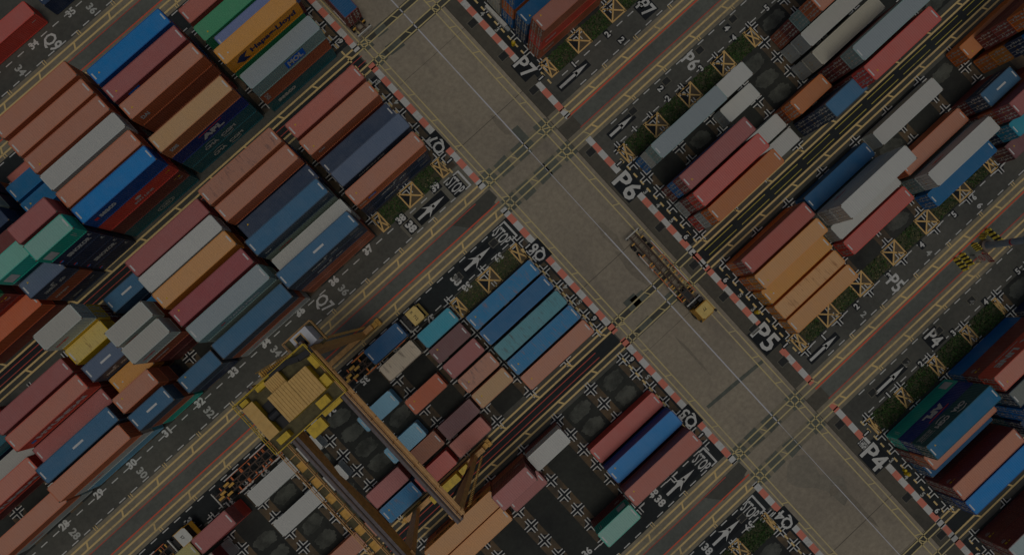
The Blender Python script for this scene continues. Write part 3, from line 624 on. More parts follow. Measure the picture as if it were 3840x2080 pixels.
        mats = [LY, LW]; e = 1 if side < 0 else 1; Q(sq_(l - 1.0, l - .6, 1.6, 1.85)); Q(sq_(l - 1.6, l - 1.2, 1.7, 1.8)); Q(sq_(l - 1.3, l - .5, 1.25, 1.32), 1); Q(sq_(l - 1.2, l - .6, 1.05, 1.1), 1)
    elif code == 'LINE': T('K  LINE', .9, 1.45, .9, w=6.4, bold=.05); T('www.kline.co.jp', 1.0, .5, .28, w=4.4)
    elif code == 'HJ': T('HANJIN', -l + 1.7, 1.3, .55, w=2.2)
    elif code == 'HJR': mats = [LR]; T('HANJIN', -l + 1.55 if L < 8 else (-l + 3 if side < 0 else l - 3.4), 1.35, .42, w=1.9 if L < 8 else 2.2, bold=.05)
    elif code == 'HS':
        T('HAMBURG', -1.35 if L > 8 else -.9, 1.2, .6, w=2.6 if L > 8 else 2.0, shear=.35, bold=.04); T('SÜD', 1.25 if L > 8 else 1.0, 1.2, .6, w=1.3 if L > 8 else 1.0, shear=.35, bold=.04)
        T('S', -.2, 1.62, .85, w=1.1, shear=.5); 
        if L > 8:
            for z in (1.9, 1.6, 1.3): Q(sq_(l - 1.9, l - .5, z, z + .07))
    elif code == 'HT': T('HAMBURG SÜD', (-1.2 if L > 8 else 0), 1.6, .5, w=4.6, shear=.3)
    elif code == 'SM': T('TRITON', -l + 1.7, 1.0, .32, w=1.5); Q(sq_(l - 1.4, l - .7, 1.7, 1.78))
    elif code == 'HY': T('HYUNDAI', .3, 1.35, .95, w=8.2, bold=.07); mats = [LW, LT]; Q([(-5.0, 1.0), (-4.3, 1.0), (-4.0, 1.6), (-4.7, 1.6)], 1)
    elif code == 'TX': mats = [LW]; T('TEX', -l + 1.2, 1.2, .4); Q(sq_(l - 1.6, l - .7, 1.5, 1.56)); Q(sq_(l - 1.5, l - .9, 1.2, 1.26))
    elif code == 'TT': T('TEX', l - 1.3 if side < 0 else -l + 1.3, 1.5, .36)
    elif code == 'MK': mats = [LW, LR]; T('YANG MING', .9, 1.3, .7, w=5.2, bold=.05); Q([(-3.0, 1.1), (-2.3, 1.2), (-2.2, 1.5), (-2.9, 1.4)], 1)
    elif code == 'CR': T('CRONOS', l - 1.7 if side > 0 else -l + 1.8, 1.5, .5, w=2.0)
    else: Q(sq_(l - 1.4, l - .6, 1.7, 1.78)); Q(sq_(l - 1.4, l - .8, 1.5, 1.56))
    if mb.v: build('lettering', mb, mats, root)
def roof_mark(root, code, L, idx):
    mb = MB(); l = L / 2; z = HC - .014; r = random.Random(idx)
    if code in ('wht', 'crm', 'crr', 'wrf', 'grr') or r.random() < .12: return
    wd = r.uniform(.45, .62)
    for e in (1, -1):
        if r.random() < .93: mb.quad((e * (l - .42), -wd, z), (e * (l - .42), wd, z), (e * (l - .24), wd, z), (e * (l - .24), -wd, z))
    mats = [RBAR, LY]
    if r.random() < .35:
        x = -l + 1.0; y = r.uniform(-.7, .7); mb.poly([(x, y, z), (x + .3, y, z), (x + .15, y + .26, z)], 1)
    if code in ('slt', 'stb') and r.random() < .75: mb.quad((-.7, -.14, z), (1.0, -.14, z), (1.0, .14, z), (-.7, .14, z))
    if code == 'hap': mb.quad((-l + 1.2, -.3, z), (-l + 1.4, -.3, z), (-l + 1.4, -.12, z), (-l + 1.2, -.12, z))
    if mb.v: build('roof_marking', mb, mats, root)
MARKW = {'HL': 'with huge navy lettering', 'HLK': 'with black lettering', 'MOL': 'with white letters on blue panel', 'MB': 'with small blue panel', 'SEA': 'with white lettering', 'SEA2': 'with small white lettering', 'CMA': 'with white two-word lettering', 'CMAF': 'with white two-word lettering', 'APL': 'with white letters under red stroke', 'APLF': 'with white letters and red stroke', 'SK': 'with bold white lettering', 'SK0': 'with small round emblem', 'GC': 'with white side panel', 'OV': 'with white oval emblem', 'KLN': 'with white emblem and letters', 'KL': 'with yellow code marks', 'KM': 'with yellow code marks', 'LINE': 'with tall white letters', 'HJ': 'with white lettering', 'HJR': 'with small red lettering', 'HS': 'with slanted white lettering', 'HT': 'with slanted white lettering', 'HY': 'with big white lettering', 'MK': 'with white letters and red emblem', 'CR': 'with white lettering'}
ORD = ('first', 'second', 'third', 'fourth', 'fifth', 'sixth', 'seventh', 'eighth')
_n = 0; _seen = {}
def container(u, v, z, L, hh, door, spec, label, blk):
    global _n; _n += 1
    code, _, let = spec.partition(':'); rc, sc_, ru, words = PAL[code]; LL = LEN[L]
    root = thing('shipping_container', label, 'container', (u + LL / 2, -(v + W / 2), z), 0, 'shipping containers stacked in block ' + blk)
    root.scale = (1, 1, hh / HC)
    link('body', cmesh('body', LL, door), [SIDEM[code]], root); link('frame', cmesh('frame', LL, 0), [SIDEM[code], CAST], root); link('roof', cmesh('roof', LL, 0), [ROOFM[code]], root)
    if door:
        for sg in (1, -1):
            d = link('door', cmesh('door', LL, 0), [SIDEM[code], PLATE, PLY], root, (door * (LL / 2 - .06), 0, 0))
            d.scale = (door, sg, 1)
            for y in (.33, .78): r = link('lock_rod', cmesh('rod', 0, 0), [ROD], d, (0, y, 0))
    side = 1 if v > 12 and u > 25 else -1
    if v > 12 and u < 25: side = 1
    if let and not (let == 'W'): lettering(let, root, LL, side)
    roof_mark(root, code, LL, _n)
    return root
def stack(u, v, L, hh, door, tiers, blk, bay, row, z0=0.03):
    ts = tiers.split(); n = len(ts)
    for i, t in enumerate(ts):
        code, _, let = t.partition(':'); words = PAL[code][3]
        pos = 'single' if n == 1 and z0 < 1 else ('topmost' if i == n - 1 else ('lowest' if i == 0 and z0 < 1 else ORD[i + (1 if z0 > 1 else 0)] + '-tier'))
        mk = MARKW.get(let, '')
        mk = ' '.join(mk.split()[:4]) if mk else ''
        lab = f"{pos} {words} {'short' if L == 20 else 'long'} container {mk + ', ' if mk else ''}{ORD[bay - 1]} bay from road, {ORD[row - 1]} row from lane {blk}"
        lab = ' '.join(lab.split())
        if len(lab.replace('-', ' ').split()) > 16: lab = lab.replace(' from road', '').replace('row from lane', 'row, lane')
        if len(lab.replace('-', ' ').split()) > 16: lab = lab.replace('with ', '', 1).replace('lane ', '')
        container(u, v, z0 + i * hh, L, hh, door, t, lab, blk)
STACKS = [
(-16.37, -57.78, 40, 2.6, 0, 'blu drd sal bri', 'Q8', 2, 2),
(-16.36, -54.8, 40, 2.6, 0, 'sal blu nav pnk:MB', 'Q8', 2, 3),
(-16.27, -51.75, 40, 2.6, 0, 'drd drd brn sal:DM', 'Q8', 2, 4),
(-16.35, -46.14, 40, 2.6, 0, 'tel:CMA tel:CMA nvb:APL tan:DR', 'Q8', 2, 6),
(-2.69, -57.63, 40, 2.7, 0, 'nav red pnr', 'Q8', 1, 2),
(-2.78, -54.58, 40, 2.7, 0, 'sal drd grn', 'Q8', 1, 3),
(-1.67, -51.98, 40, 2.6, 0, 'nav drd lav', 'Q8', 1, 4),
(-2.78, -48.92, 40, 2.65, 0, 'drd nav grn hap:HL', 'Q8', 1, 5),
(-2.56, -45.72, 40, 2.75, 0, 'tel:SEA brn:OO gry:MOL', 'Q8', 1, 6),
(-29.48, -60.08, 40, 2.75, 0, 'drd sal drd sal', 'Q8', 3, 1),
(-29.42, -57.02, 40, 2.75, 0, 'sal drd blu sal', 'Q8', 3, 2),
(-29.37, -54.13, 40, 2.75, 0, 'nav sal drd slr', 'Q8', 3, 3),
(-29.32, -51.21, 40, 2.75, 0, 'drd wht drd wht', 'Q8', 3, 4),
(-29.34, -48.27, 40, 2.75, 0, 'blu sal nav sal', 'Q8', 3, 5),
(-29.28, -45.53, 40, 2.75, 0, 'tel:OV drd:KL red:KLN bri:SEA2', 'Q8', 3, 6),
(-36.0, -59.9, 20, 2.6, 0, 'pnr', 'Q8', 4, 1),
(-36.0, -57.0, 20, 2.6, 0, 'nav blu', 'Q8', 4, 2),
(-36.0, -54.1, 20, 2.6, 0, 'nav blu', 'Q8', 4, 3),
(-35.88, -47.79, 20, 2.55, 0, 'drd sal nav drd pnk', 'Q8', 4, 5),
(-35.77, -44.93, 20, 2.55, 0, 'nav:SK0 nav:SK nav:SK0 nav:SK mnt:GC', 'Q8', 4, 6),
(-41.91, -44.58, 20, 2.65, 0, 'nav:SM brn:HJ slt:HS', 'Q8', 5, 6),
(-42.32, -47.39, 20, 2.65, 0, 'drd nav tel aqu:GC', 'Q8', 5, 5),
(-54.9, -44.5, 40, 2.6, 0, 'drd orr', 'Q8', 6, 6),
(-2.58, -37.19, 40, 2.6, 0, 'nav sal pnr', 'Q7', 1, 6),
(-2.7, -34.22, 40, 2.65, 0, 'nav drd sal:CC', 'Q7', 1, 5),
(-2.57, -31.34, 40, 2.8, 0, 'drd nav:W', 'Q7', 1, 4),
(-2.44, -28.35, 40, 2.65, 0, 'tel nav slt:HT', 'Q7', 1, 3),
(-2.73, -25.28, 40, 2.65, 0, 'nav:HS nav:HS sal:MB2', 'Q7', 1, 2),
(-16.17, -36.92, 40, 2.65, 0, 'nav blu drd rus', 'Q7', 2, 6),
(-16.08, -34.03, 40, 2.6, 0, 'drd sal nav sal', 'Q7', 2, 5),
(-15.98, -31.32, 40, 2.65, 0, 'drd nav nav:W', 'Q7', 2, 4),
(-16.14, -28.19, 40, 2.65, 0, 'nav drd grr:HJR stb:TX', 'Q7', 2, 3),
(-15.83, -25.11, 40, 2.6, 0, 'drd wht wht', 'Q7', 2, 2),
(-16.09, -22.58, 40, 2.6, 0, 'brn brn nav:HS stb:HS', 'Q7', 2, 1),
(-29.01, -36.41, 40, 2.6, 0, 'nav sal drd pnk', 'Q7', 3, 6),
(-29.16, -33.76, 40, 2.6, 0, 'blu nav drd wht', 'Q7', 3, 5),
(-29.22, -31.11, 40, 2.6, 0, 'nav drd sal yor', 'Q7', 3, 4),
(-29.14, -27.99, 40, 2.6, 0, 'drd nav brn drp', 'Q7', 3, 3),
(-28.97, -25.11, 40, 2.6, 0, 'nav brn grr gry:MK', 'Q7', 3, 2),
(-29.02, -22.09, 40, 2.6, 0, 'wht:HJR brn stb', 'Q7', 3, 1),
(-36.45, -37.15, 20, 2.6, 0, 'nav stb', 'Q7', 4, 6),
(-36.48, -31.22, 20, 2.75, 0, 'drd nav brn wrf:HJR', 'Q7', 4, 4),
(-36.37, -28.27, 20, 2.75, 0, 'drd drd brn:HJ wrf:HJR', 'Q7', 4, 3),
(-36.43, -22.45, 20, 2.6, 0, 'nav stb', 'Q7', 4, 1),
(-43.06, -36.76, 20, 2.8, 1, 'nav drd yel wrf:HJR', 'Q7', 5, 6),
(-43.33, -34.28, 20, 2.6, 0, 'nav brn yel', 'Q7', 5, 5),
(-43.25, -31.18, 20, 2.6, 0, 'drd nav slt:HS', 'Q7', 5, 4),
(-43.09, -28.57, 20, 2.6, 0, 'drd hap', 'Q7', 5, 3),
(-43.1, -25.47, 20, 2.6, 0, 'nav brn sal', 'Q7', 5, 2),
(-43.12, -22.46, 20, 2.6, 0, 'aqu brn stb', 'Q7', 5, 1),
(-56.37, -33.93, 40, 2.6, 0, 'drd nav pnk', 'Q7', 6, 5),
(-56.24, -31.01, 40, 2.65, 0, 'wht drd slm:HY', 'Q7', 6, 4),
(-56.62, -28.46, 40, 2.6, 0, 'drd pnk', 'Q7', 6, 3),
(-56.13, -25.3, 40, 2.65, 0, 'drd nav stb:W', 'Q7', 6, 2),
(-56.6, -22.52, 40, 2.65, 0, 'lbl wht:HJR sal', 'Q7', 6, 1),
(-69.79, -28.25, 40, 2.6, 0, 'drd slm:HY', 'Q7', 7, 3),
(-69.89, -22.63, 40, 2.6, 0, 'wht:HJR sal', 'Q7', 7, 1),
(-2.24, -2.48, 40, 2.6, 0, 'blr', 'Q6', 1, 2),
(-2.26, 0.37, 40, 2.6, 0, 'blu', 'Q6', 1, 3),
(-2.29, 3.28, 40, 2.6, 0, 'tlr', 'Q6', 1, 4),
(-2.27, 6.08, 40, 2.6, 0, 'blr', 'Q6', 1, 5),
(-2.28, 8.9, 40, 2.6, 0, 'sal', 'Q6', 1, 6),
(-9.07, -5.27, 20, 2.6, 0, 'tl2', 'Q6', 2, 1),
(-9.3, -2.51, 20, 2.6, 0, 'mar', 'Q6', 2, 2),
(-9.31, 0.35, 20, 2.6, 0, 'pnk', 'Q6', 2, 3),
(-9.09, 3.24, 20, 2.6, 0, 'rus', 'Q6', 2, 4),
(-9.1, 6.14, 20, 2.6, 0, 'tan', 'Q6', 2, 5),
(-16.03, -5.45, 20, 2.6, 0, 'crr', 'Q6', 3, 1),
(-16.53, 0.44, 20, 2.6, 0, 'orr', 'Q6', 3, 3),
(-15.55, 6.21, 20, 2.6, 0, 'mar', 'Q6', 3, 5),
(-16.08, 9.11, 20, 2.6, 0, 'pnr', 'Q6', 3, 6),
(-22.22, 6.12, 20, 2.6, 0, 'brn', 'Q6', 4, 5),
(-22.78, 9.31, 20, 2.6, 0, 'red', 'Q6', 4, 6),
(-23.04, -2.31, 20, 2.6, 0, 'lbl', 'Q6', 4, 2),
(-23.28, 3.5, 20, 2.6, 0, 'lbl', 'Q6', 4, 4),
(-29.27, 6.41, 20, 2.6, 0, 'pnk', 'Q6', 5, 5),
(-29.27, 9.18, 20, 2.6, 0, 'blr', 'Q6', 5, 6),
(-41.12, -5.01, 40, 2.6, 0, 'wht', 'Q6', 6, 1),
(-41.23, 0.5, 40, 2.6, 0, 'wht', 'Q6', 6, 3),
(-41.76, 9.09, 40, 2.6, 0, 'sal', 'Q6', 6, 6),
(-49.38, -5.25, 20, 2.6, 0, 'red pnk', 'Q6', 7, 1),
(-57.23, -5.48, 20, 2.6, 0, 'ylg', 'Q6', 8, 1),
(-54.37, -2.28, 20, 2.6, 0, 'wht drw', 'Q6', 8, 2),
(-2.02, 23.12, 40, 2.6, 0, 'red', 'Q5', 1, 4),
(-2.1, 25.9, 40, 2.7, 0, 'nav:W bri', 'Q5', 1, 3),
(-2.32, 28.78, 40, 2.65, 0, 'drd drd pnr', 'Q5', 1, 2),
(-8.89, 31.42, 20, 2.6, 0, 'drd:TT mnt:GC', 'Q5', 2, 1),
(-8.93, 17.33, 20, 2.6, 0, 'drd wht', 'Q5', 2, 6),
(-15.5, 17.37, 20, 2.65, 0, 'brn drd:TT pnk', 'Q5', 3, 6),
(-15.35, 19.99, 20, 2.6, 0, 'pnk', 'Q5', 3, 5),
(-27.71, 17.13, 40, 2.6, 0, 'brn:HLK yor:HLK', 'Q5', 4, 6),
(-28.54, 20.38, 40, 2.6, 0, 'yor', 'Q5', 4, 5),
(31.17, -25.67, 40, 2.85, -1, 'brn:CR red:CR brs', 'P7', 1, 1),
(31.23, -28.59, 40, 2.85, -1, 'nav bld', 'P7', 1, 2),
(31.57, -2.63, 40, 2.65, -1, 'blu wht gry', 'P6', 1, 1),
(31.55, 3.04, 40, 2.65, -1, 'drd blu pnk', 'P6', 1, 3),
(31.4, 5.92, 40, 2.65, -1, 'wht drd red', 'P6', 1, 4),
(31.48, 8.78, 40, 2.65, -1, 'red wht ora', 'P6', 1, 5),
(44.25, -2.73, 20, 2.6, 0, 'wht wht', 'P6', 2, 1),
(44.62, 0.18, 20, 2.6, -1, 'wht', 'P6', 2, 2),
(44.42, 5.98, 20, 2.6, 0, 'wht', 'P6', 2, 4),
(44.49, 8.76, 20, 2.6, 0, 'wht', 'P6', 2, 5),
(51.35, 5.94, 20, 2.6, -1, 'brn ora', 'P6', 3, 4),
(52.8, 9.17, 20, 2.7, -1, 'nav nav stb:HT', 'P6', 3, 5),
(59.03, -2.67, 40, 2.7, -1, 'brn drd gry sal', 'P6', 4, 1),
(58.7, -0.04, 40, 2.8, -1, 'wht wht', 'P6', 4, 2),
(58.14, 2.91, 40, 2.8, -1, 'wht crm', 'P6', 4, 3),
(58.74, 5.81, 40, 2.7, -1, 'nav drd drd gry', 'P6', 4, 4),
(58.11, 8.7, 40, 2.7, -1, 'nav drd drd red', 'P6', 4, 5),
(31.17, 17.47, 40, 2.6, -1, 'ora drr', 'P5', 1, 6),
(31.02, 20.31, 40, 2.6, -1, 'ora yor', 'P5', 1, 5),
(31.23, 23.23, 40, 2.6, -1, 'hap', 'P5', 1, 4),
(31.15, 26.06, 40, 2.6, -1, 'yos', 'P5', 1, 3),
(31.15, 28.84, 40, 2.6, -1, 'yor', 'P5', 1, 2),
(45.02, 17.67, 40, 2.6, 0, 'bld', 'P5', 2, 6),
(44.75, 20.43, 40, 2.85, -1, 'gry:HJR wht:HJR wht', 'P5', 2, 5),
(44.97, 23.31, 40, 2.6, -1, 'wht', 'P5', 2, 4),
(44.89, 26.13, 40, 2.6, -1, 'red', 'P5', 2, 3),
(58.89, 17.52, 40, 2.6, 0, 'wht', 'P5', 3, 6),
(58.68, 23.28, 40, 2.6, 0, 'sal', 'P5', 3, 4),
(58.8, 26.31, 40, 2.7, -1, 'gry:HJR wht:HJR', 'P5', 3, 3),
(58.71, 29.34, 40, 2.6, -1, 'blk', 'P5', 3, 2),
(72.15, 23.27, 20, 2.6, -1, 'drd stb:HT', 'P5', 4, 4),
(71.83, 26.08, 40, 2.65, -1, 'drd brn pnk', 'P5', 4, 3),
(72.26, 29.09, 40, 2.6, -1, 'nav tl2', 'P5', 4, 2),
(71.98, 32.02, 40, 2.6, -1, 'mar', 'P5', 4, 1),
(76.96, 16.97, 40, 2.6, -1, 'ora', 'P5', 4, 6),
(31.51, 51.92, 40, 2.65, -1, 'aqu:GC nvb:APLF bt2:CMAF', 'P4', 1, 1),
(31.23, 54.31, 40, 2.8, -1, 'drd sal', 'P4', 1, 2),
(31.41, 56.89, 40, 2.7, -1, 'bld', 'P4', 1, 3),
(31.45, 60.38, 40, 2.6, -1, 'drd sdr:KM', 'P4', 1, 4),
(31.37, 62.96, 40, 2.65, -1, 'nav bri', 'P4', 1, 5),
(44.62, 51.58, 40, 2.65, -1, 'blu drd:KM slm:LINE', 'P4', 2, 1),
(31.39, 71.78, 40, 2.65, -1, 'drd:KM gdr:KM', 'P3', 1, 6),
(31.4, -31.55, 40, 2.65, -1, 'blu ora blu nav', 'P7', 1, 3),
(31.4, -34.4, 40, 2.9, -1, 'crm crm crm crm', 'P7', 1, 4),
(31.4, -37.2, 40, 2.6, -1, 'nav nav', 'P7', 1, 5),
(-43.1, -60.1, 20, 2.65, 0, 'rus nav grr gdk', 'Q8', 5, 1),
(-43.1, -57.0, 20, 2.65, 0, 'grr:HJR nav grr:HJR nav', 'Q8', 5, 2),
(-43.1, -54.1, 20, 2.65, 0, 'nav nav nav', 'Q8', 5, 3),
(-43.1, -51.0, 20, 2.65, 0, 'mar drd drd', 'Q8', 5, 4),
(-56.1, -47.4, 40, 2.6, 0, 'nav slm:HY drd:KL grn', 'Q8', 6, 5),
(-30.0, -76.95, 40, 2.6, 0, 'red:SM', 'Q9', 2, 1),
(-16.2, -76.95, 40, 2.6, 0, 'nav', 'Q9', 1, 1),
(79.4, 20.5, 40, 2.65, -1, 'orx yor nav blu', 'P5', 5, 5),
(79.6, 17.5, 40, 2.6, -1, 'drd drr ora', 'P5', 5, 6, 2.63),
(58.4, 51.7, 40, 2.7, -1, 'nav blu nav brn', 'P4', 3, 1),
(44.6, 54.4, 40, 2.7, -1, 'nav tel gdk', 'P4', 2, 2),
(44.6, 57.3, 40, 2.7, -1, 'nav blu blu', 'P4', 2, 3),
(44.6, 60.3, 40, 2.7, -1, 'tel nav', 'P4', 2, 4),
(58.4, 54.6, 40, 2.7, -1, 'nav nav nav', 'P4', 3, 2),
(-70.2, -31.2, 40, 2.6, 0, 'wht', 'Q7', 7, 4),
(-70.0, -34.1, 40, 2.6, 0, 'nav tel', 'Q7', 7, 5),
(-70.0, -36.9, 40, 2.6, 0, 'drd red', 'Q7', 7, 6),
(-36.4, -34.2, 20, 2.6, 0, 'blu', 'Q7', 4, 5),
]

for s_ in STACKS: stack(*s_)
# ---------------------------------------------------------------- yard trucks
CABY = plain('truck_yellow_paint', (116, 98, 54), .45, .1); CABY2 = plain('truck_deep_yellow_paint', (116, 84, 22), .45, .15); CABW = plain('truck_white_paint', (100, 99, 97), .45, .08)
TYRE = plain('tyre_rubber', (11, 11, 12), .85, .1); CHAS = plain('chassis_brown_steel', (40, 30, 24), .7, .2); CHASB = plain('chassis_black_steel', (12, 12, 13), .6, .15); GLASS = plain('dark_glass', (8, 10, 12), .1, .05)
RAILW = plain('guide_rail_white', (98, 96, 94), .5, .12); RAILO = plain('guide_rail_orange', (116, 58, 26), .6, .15); YST = plain('yellow_steel', (118, 88, 34), .55, .2)
_wm = MB(); _wm.tube((0, -.17, 0), (0, .17, 0), .5, n=16); WHEEL = _wm.mesh('tyre')
_rm = MB(); _rm.tube((0, -.18, 0), (0, .18, 0), .24, n=10); RIM = _rm.mesh('rim')
def wheel(root, x, y):
    w_ = link('wheel', WHEEL, [TYRE], root, (x, y, .5)); link('rim', RIM, [plain('rim_grey', (40, 40, 40), .5)], w_)
def tractor(loc, rz, label, body, roofm, code=None, hood=None):
    """terminal tractor, nose at +x; origin under the fifth wheel"""
    r = thing('terminal_tractor', label, 'tractor truck', loc, rz, 'terminal tractors hauling container chassis')
    m = MB(); m.box(-1.2, 3.9, -.5, -.3, .6, .95); m.box(-1.2, 3.9, .3, .5, .6, .95); m.box(-1.0, .9, -.7, .7, .95, 1.15); m.box(.9, 1.6, -1.15, 1.15, .6, 1.4); build('frame', m, CHASB, r)
    for x in (-.3, 3.0):
        for y in (-1.0, 1.0): wheel(r, x, y)
    b = MB(); z0, z1 = .75, 3.05      # cab shell, offset to one side, sloped nose
    y0, y1 = -1.15, 1.05
    P = [(1.75, z0), (3.75, z0), (4.15, 1.5), (3.85, 2.1), (3.5, z1 - .15), (1.75, z1 - .15)]
    b.poly([(x, y0, z) for x, z in P]); b.poly([(x, y1, z) for x, z in reversed(P)])
    for (xa, za), (xb, zb) in zip(P, P[1:] + P[:1]): b.quad((xa, y0, za), (xb, y0, zb), (xb, y1, zb), (xa, y1, za))
    build('cab', b, body, r)
    t = MB(); t.box(1.85, 3.35, y0 + .05, y1 - .05, z1 - .148, z1 - .05); t.poly([(3.35, y0 + .05, z1 - .05), (3.65, y0 + .3, z1 - .05), (3.65, y1 - .3, z1 - .05), (3.35, y1 - .05, z1 - .05)])
    tr = build('cab_roof', t, roofm, r)
    if code:
        c = MB(); put_text(c, code, .42, Matrix.Translation((2.6, 0, z1 - .044)) @ Matrix.Rotation(-math.pi/2, 4, 'Z'), bold=.02); build('number', c, LK, tr)
    g_ = MB(); g_.quad((3.86, y0 + .15, 2.12), (3.52, y0 + .15, z1 - .2), (3.52, y1 - .15, z1 - .2), (3.86, y1 - .15, 2.12)); g_.box(1.7, 1.745, y0 + .25, y1 - .25, 2.0, 2.6); build('window', g_, GLASS, r)
    h_ = MB(); h_.box(3.7, 4.05, 1.1, 1.35, 2.3, 2.7); h_.bar((3.7, 1.05, 2.4), (3.9, 1.2, 2.5), .05); h_.box(3.55, 3.8, -1.5, -1.3, 2.2, 2.6); h_.bar((3.6, -1.15, 2.4), (3.7, -1.4, 2.4), .05); build('mirror', h_, CHASB, r)
    e = MB(); e.box(1.15, 1.6, .35, 1.1, 1.4, 2.3); e.tube((1.35, -.8, 1.4), (1.35, -.8, 3.0), .09); build('exhaust', e, CHASB, r)
    k = MB()
    for y in (y0, y1):
        k.bar((1.8, y, z1 + .02), (3.5, y, z1 + .02), .06)
    k.bar((3.75, y0, 1.0), (3.75, y1, 1.0), .15, .3); build('rail', k, hood or body, r)
    return r
def chassis(loc, rz, label, L=12.6, rails=True, white=True, yellow=False, twist=False):
    """skeletal container chassis, front at +x"""
    r = thing('container_chassis', label, 'trailer', loc, rz, 'skeletal container chassis')
    m = MB(); l = L / 2
    for y in (-.5, .5): m.box(-l, l, y - .09, y + .09, .95, 1.3)
    n = 11
    for i in range(n):
        x = -l + .5 + i * (L - 1) / (n - 1); m.box(x - .06, x + .06, -.41, .41, 1.0, 1.2)
    for x0 in (-l + 2.9, -1.2, 1.0, 3.2): m.bar((x0, -.41, 1.1), (x0 + 1.5, .41, 1.1), .07); m.bar((x0, .41, 1.09), (x0 + 1.5, -.41, 1.09), .07)
    build('frame', m, CHAS, r)
    for i, x in enumerate([-l + 1.2, -l + 3.4, -l + 5.0, -1.0, .3, 1.6, 2.9, l - 3.2, l - 1.9, l - .9]):
        for s in (-1, 1): o = MB(); o.box(x - .09, x + .09, s * .6 if s > 0 else -1.12, 1.12 if s > 0 else -.6, 1.0, 1.18); build('outrigger', o, YST if not twist else RAILO, r)
    if rails:
        for s in (-1, 1):
            a = MB(); a.bar((-l + 2.7, s * 1.28, 1.28), (l - .8, s * 1.28, 1.28), .09, .14)
            for x in (-l + 3.5, -1.0, 2.2, l - 1.4): a.bar((x, s * .55, 1.15), (x, s * 1.28, 1.22), .07)
            build('guide_rail', a, RAILO if not yellow else CABY2, r)
        for s, segs in ((1, ((-l + 2.4, -l + 5.0), (1.0, 3.9))), (-1, ((-1.0, -.6), (2.6, 4.4), (-l + 3, -l + 5)))):
            for x0, x1 in segs: b = MB(); b.bar((x0, s * 1.36, 1.33), (x1, s * 1.36, 1.33), .14, .18); build('side_marker_rail', b, RAILW if white else RAILO, r)
    e = MB(); e.box(-l - .16, -l, -1.25, 1.25, 1.05, 1.4); build('rear_bumper', e, RAILW, r)
    f = MB(); f.box(l - .1, l + .08, -1.22, 1.22, 1.2, 1.5); build('front_bolster', f, RAILW, r)
    for x in (-l + .1, -.5, .5, l - .2):
        for s in (-1, 1): t = MB(); t.box(x - .12, x + .12, s * 1.1 - .12, s * 1.1 + .12, 1.3, 1.42); build('twist_lock', t, CHASB, r)
    for x in (-l + 1.7, -l + 3.0):
        for y in (-1.0, 1.0): wheel(r, x, y)
    
    for y in (-.5, .5): k = MB(); k.bar((l - 3.2, y, 1.0), (l - 3.2, y, .2), .14); build('landing_leg', k, CHASB, r)
    if twist:
        for x, y in ((-4.9, .2), (-4.2, -.5), (-3.3, .3), (-5.5, -.2), (-3.8, .8)): q = MB(); q.box(x - .45, x + .45, y - .17, y + .17, 1.3, 1.5); build('cone_bin', q, YST, r)
    return r
PI = math.pi
chassis((23.6, -11.4, .02), -PI / 2, 'empty brown and yellow container chassis behind yellow tractor on the main road', 13.0)
tractor((23.55, -16.9, .02), -PI / 2, 'yellow terminal tractor with paler roof at chassis front on the main road', CABY2, CABY, '77')
# truck in the Q6 lane
chassis((-15.1, 7.35, .02), 0, 'container chassis under deep blue container in the Q6 lane', 11.6, white=False, yellow=True, twist=True)
tractor((-9.9, 7.5, .02), 0, 'pale yellow tractor with black cab number ahead of blue container', CABY, CABY, 'K  712')
container(-15.75, -8.5, 1.36, 20, 2.59, 0, 'bld', 'single deep blue short container riding on chassis behind cab number K twelve', 'Q6')
# truck at the far end of the Q6 lane
chassis((-60.2, 6.5, .02), 0, 'yellow and white container chassis behind white-roofed tractor by bay thirty', 12.6)
tractor((-53.8, 6.5, .02), 0, 'deep yellow tractor with white square cab roof beside pink container', CABY2, CABW, '57')
# empty chassis under the crane
chassis((-39.0, 7.15, .02), 0, 'empty black chassis with white side rails parked under the gantry crane', 12.4, twist=True)
# loaded truck on the main road near the top
chassis((14.9, 49.2, .02), PI / 2, 'container chassis with bright yellow side rail under the blue-roofed red container', 12.8, yellow=True)
BR = container(0, 0, 0, 40, 2.59, 1, 'drd', 'single maroon long container with blue roof and doors, riding a truck on main road', 'Q8')
BR.location = (14.8, 44.45 + 6.1, 1.36); BR.rotation_euler = (0, 0, -PI / 2)
for ch in BR.children:
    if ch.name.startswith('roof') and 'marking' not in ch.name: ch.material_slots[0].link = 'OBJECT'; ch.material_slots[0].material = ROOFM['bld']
tractor((14.9, 56.2, .02), PI / 2, 'yellow terminal tractor pulling blue-roofed maroon container up the main road', CABY2, CABY)
# ---------------------------------------------------------------- gantry crane over block Q6
CR = plain('crane_yellow_paint', (112, 82, 46), .5, .18); CRS = plain('crane_side_lit_ochre', (104, 74, 32), .55, .2); CRT = plain('crane_top_dusty_grey', (52, 47, 49), .7, .2); CRR = plain('crane_roof_yellow', (108, 85, 48), .6, .1); CRD = plain('crane_side_shaded_brown', (60, 36, 24), .6, .2)  # CRS, CRD: lit and shaded girder sides, the light put into the colour
CBL = plain('cable_chain_black', (9, 10, 13), .6, .1); CRY = plain('crane_bright_yellow', (112, 92, 14), .5, .2); CABWH = plain('cabin_white_paint', (98, 98, 104), .5, .06); CRB = plain('crane_deck_grating', (44, 40, 24), .7, .3)
crane = thing('gantry_crane', 'yellow rubber-tyred gantry crane straddling the low Q6 containers', 'gantry crane', (-20.3, -1.2, 0.02))
OX, OY = -20.3, -1.2
def cp(u, v, z): return (u - OX, -v - OY, z - .02)
GZ = 23.0
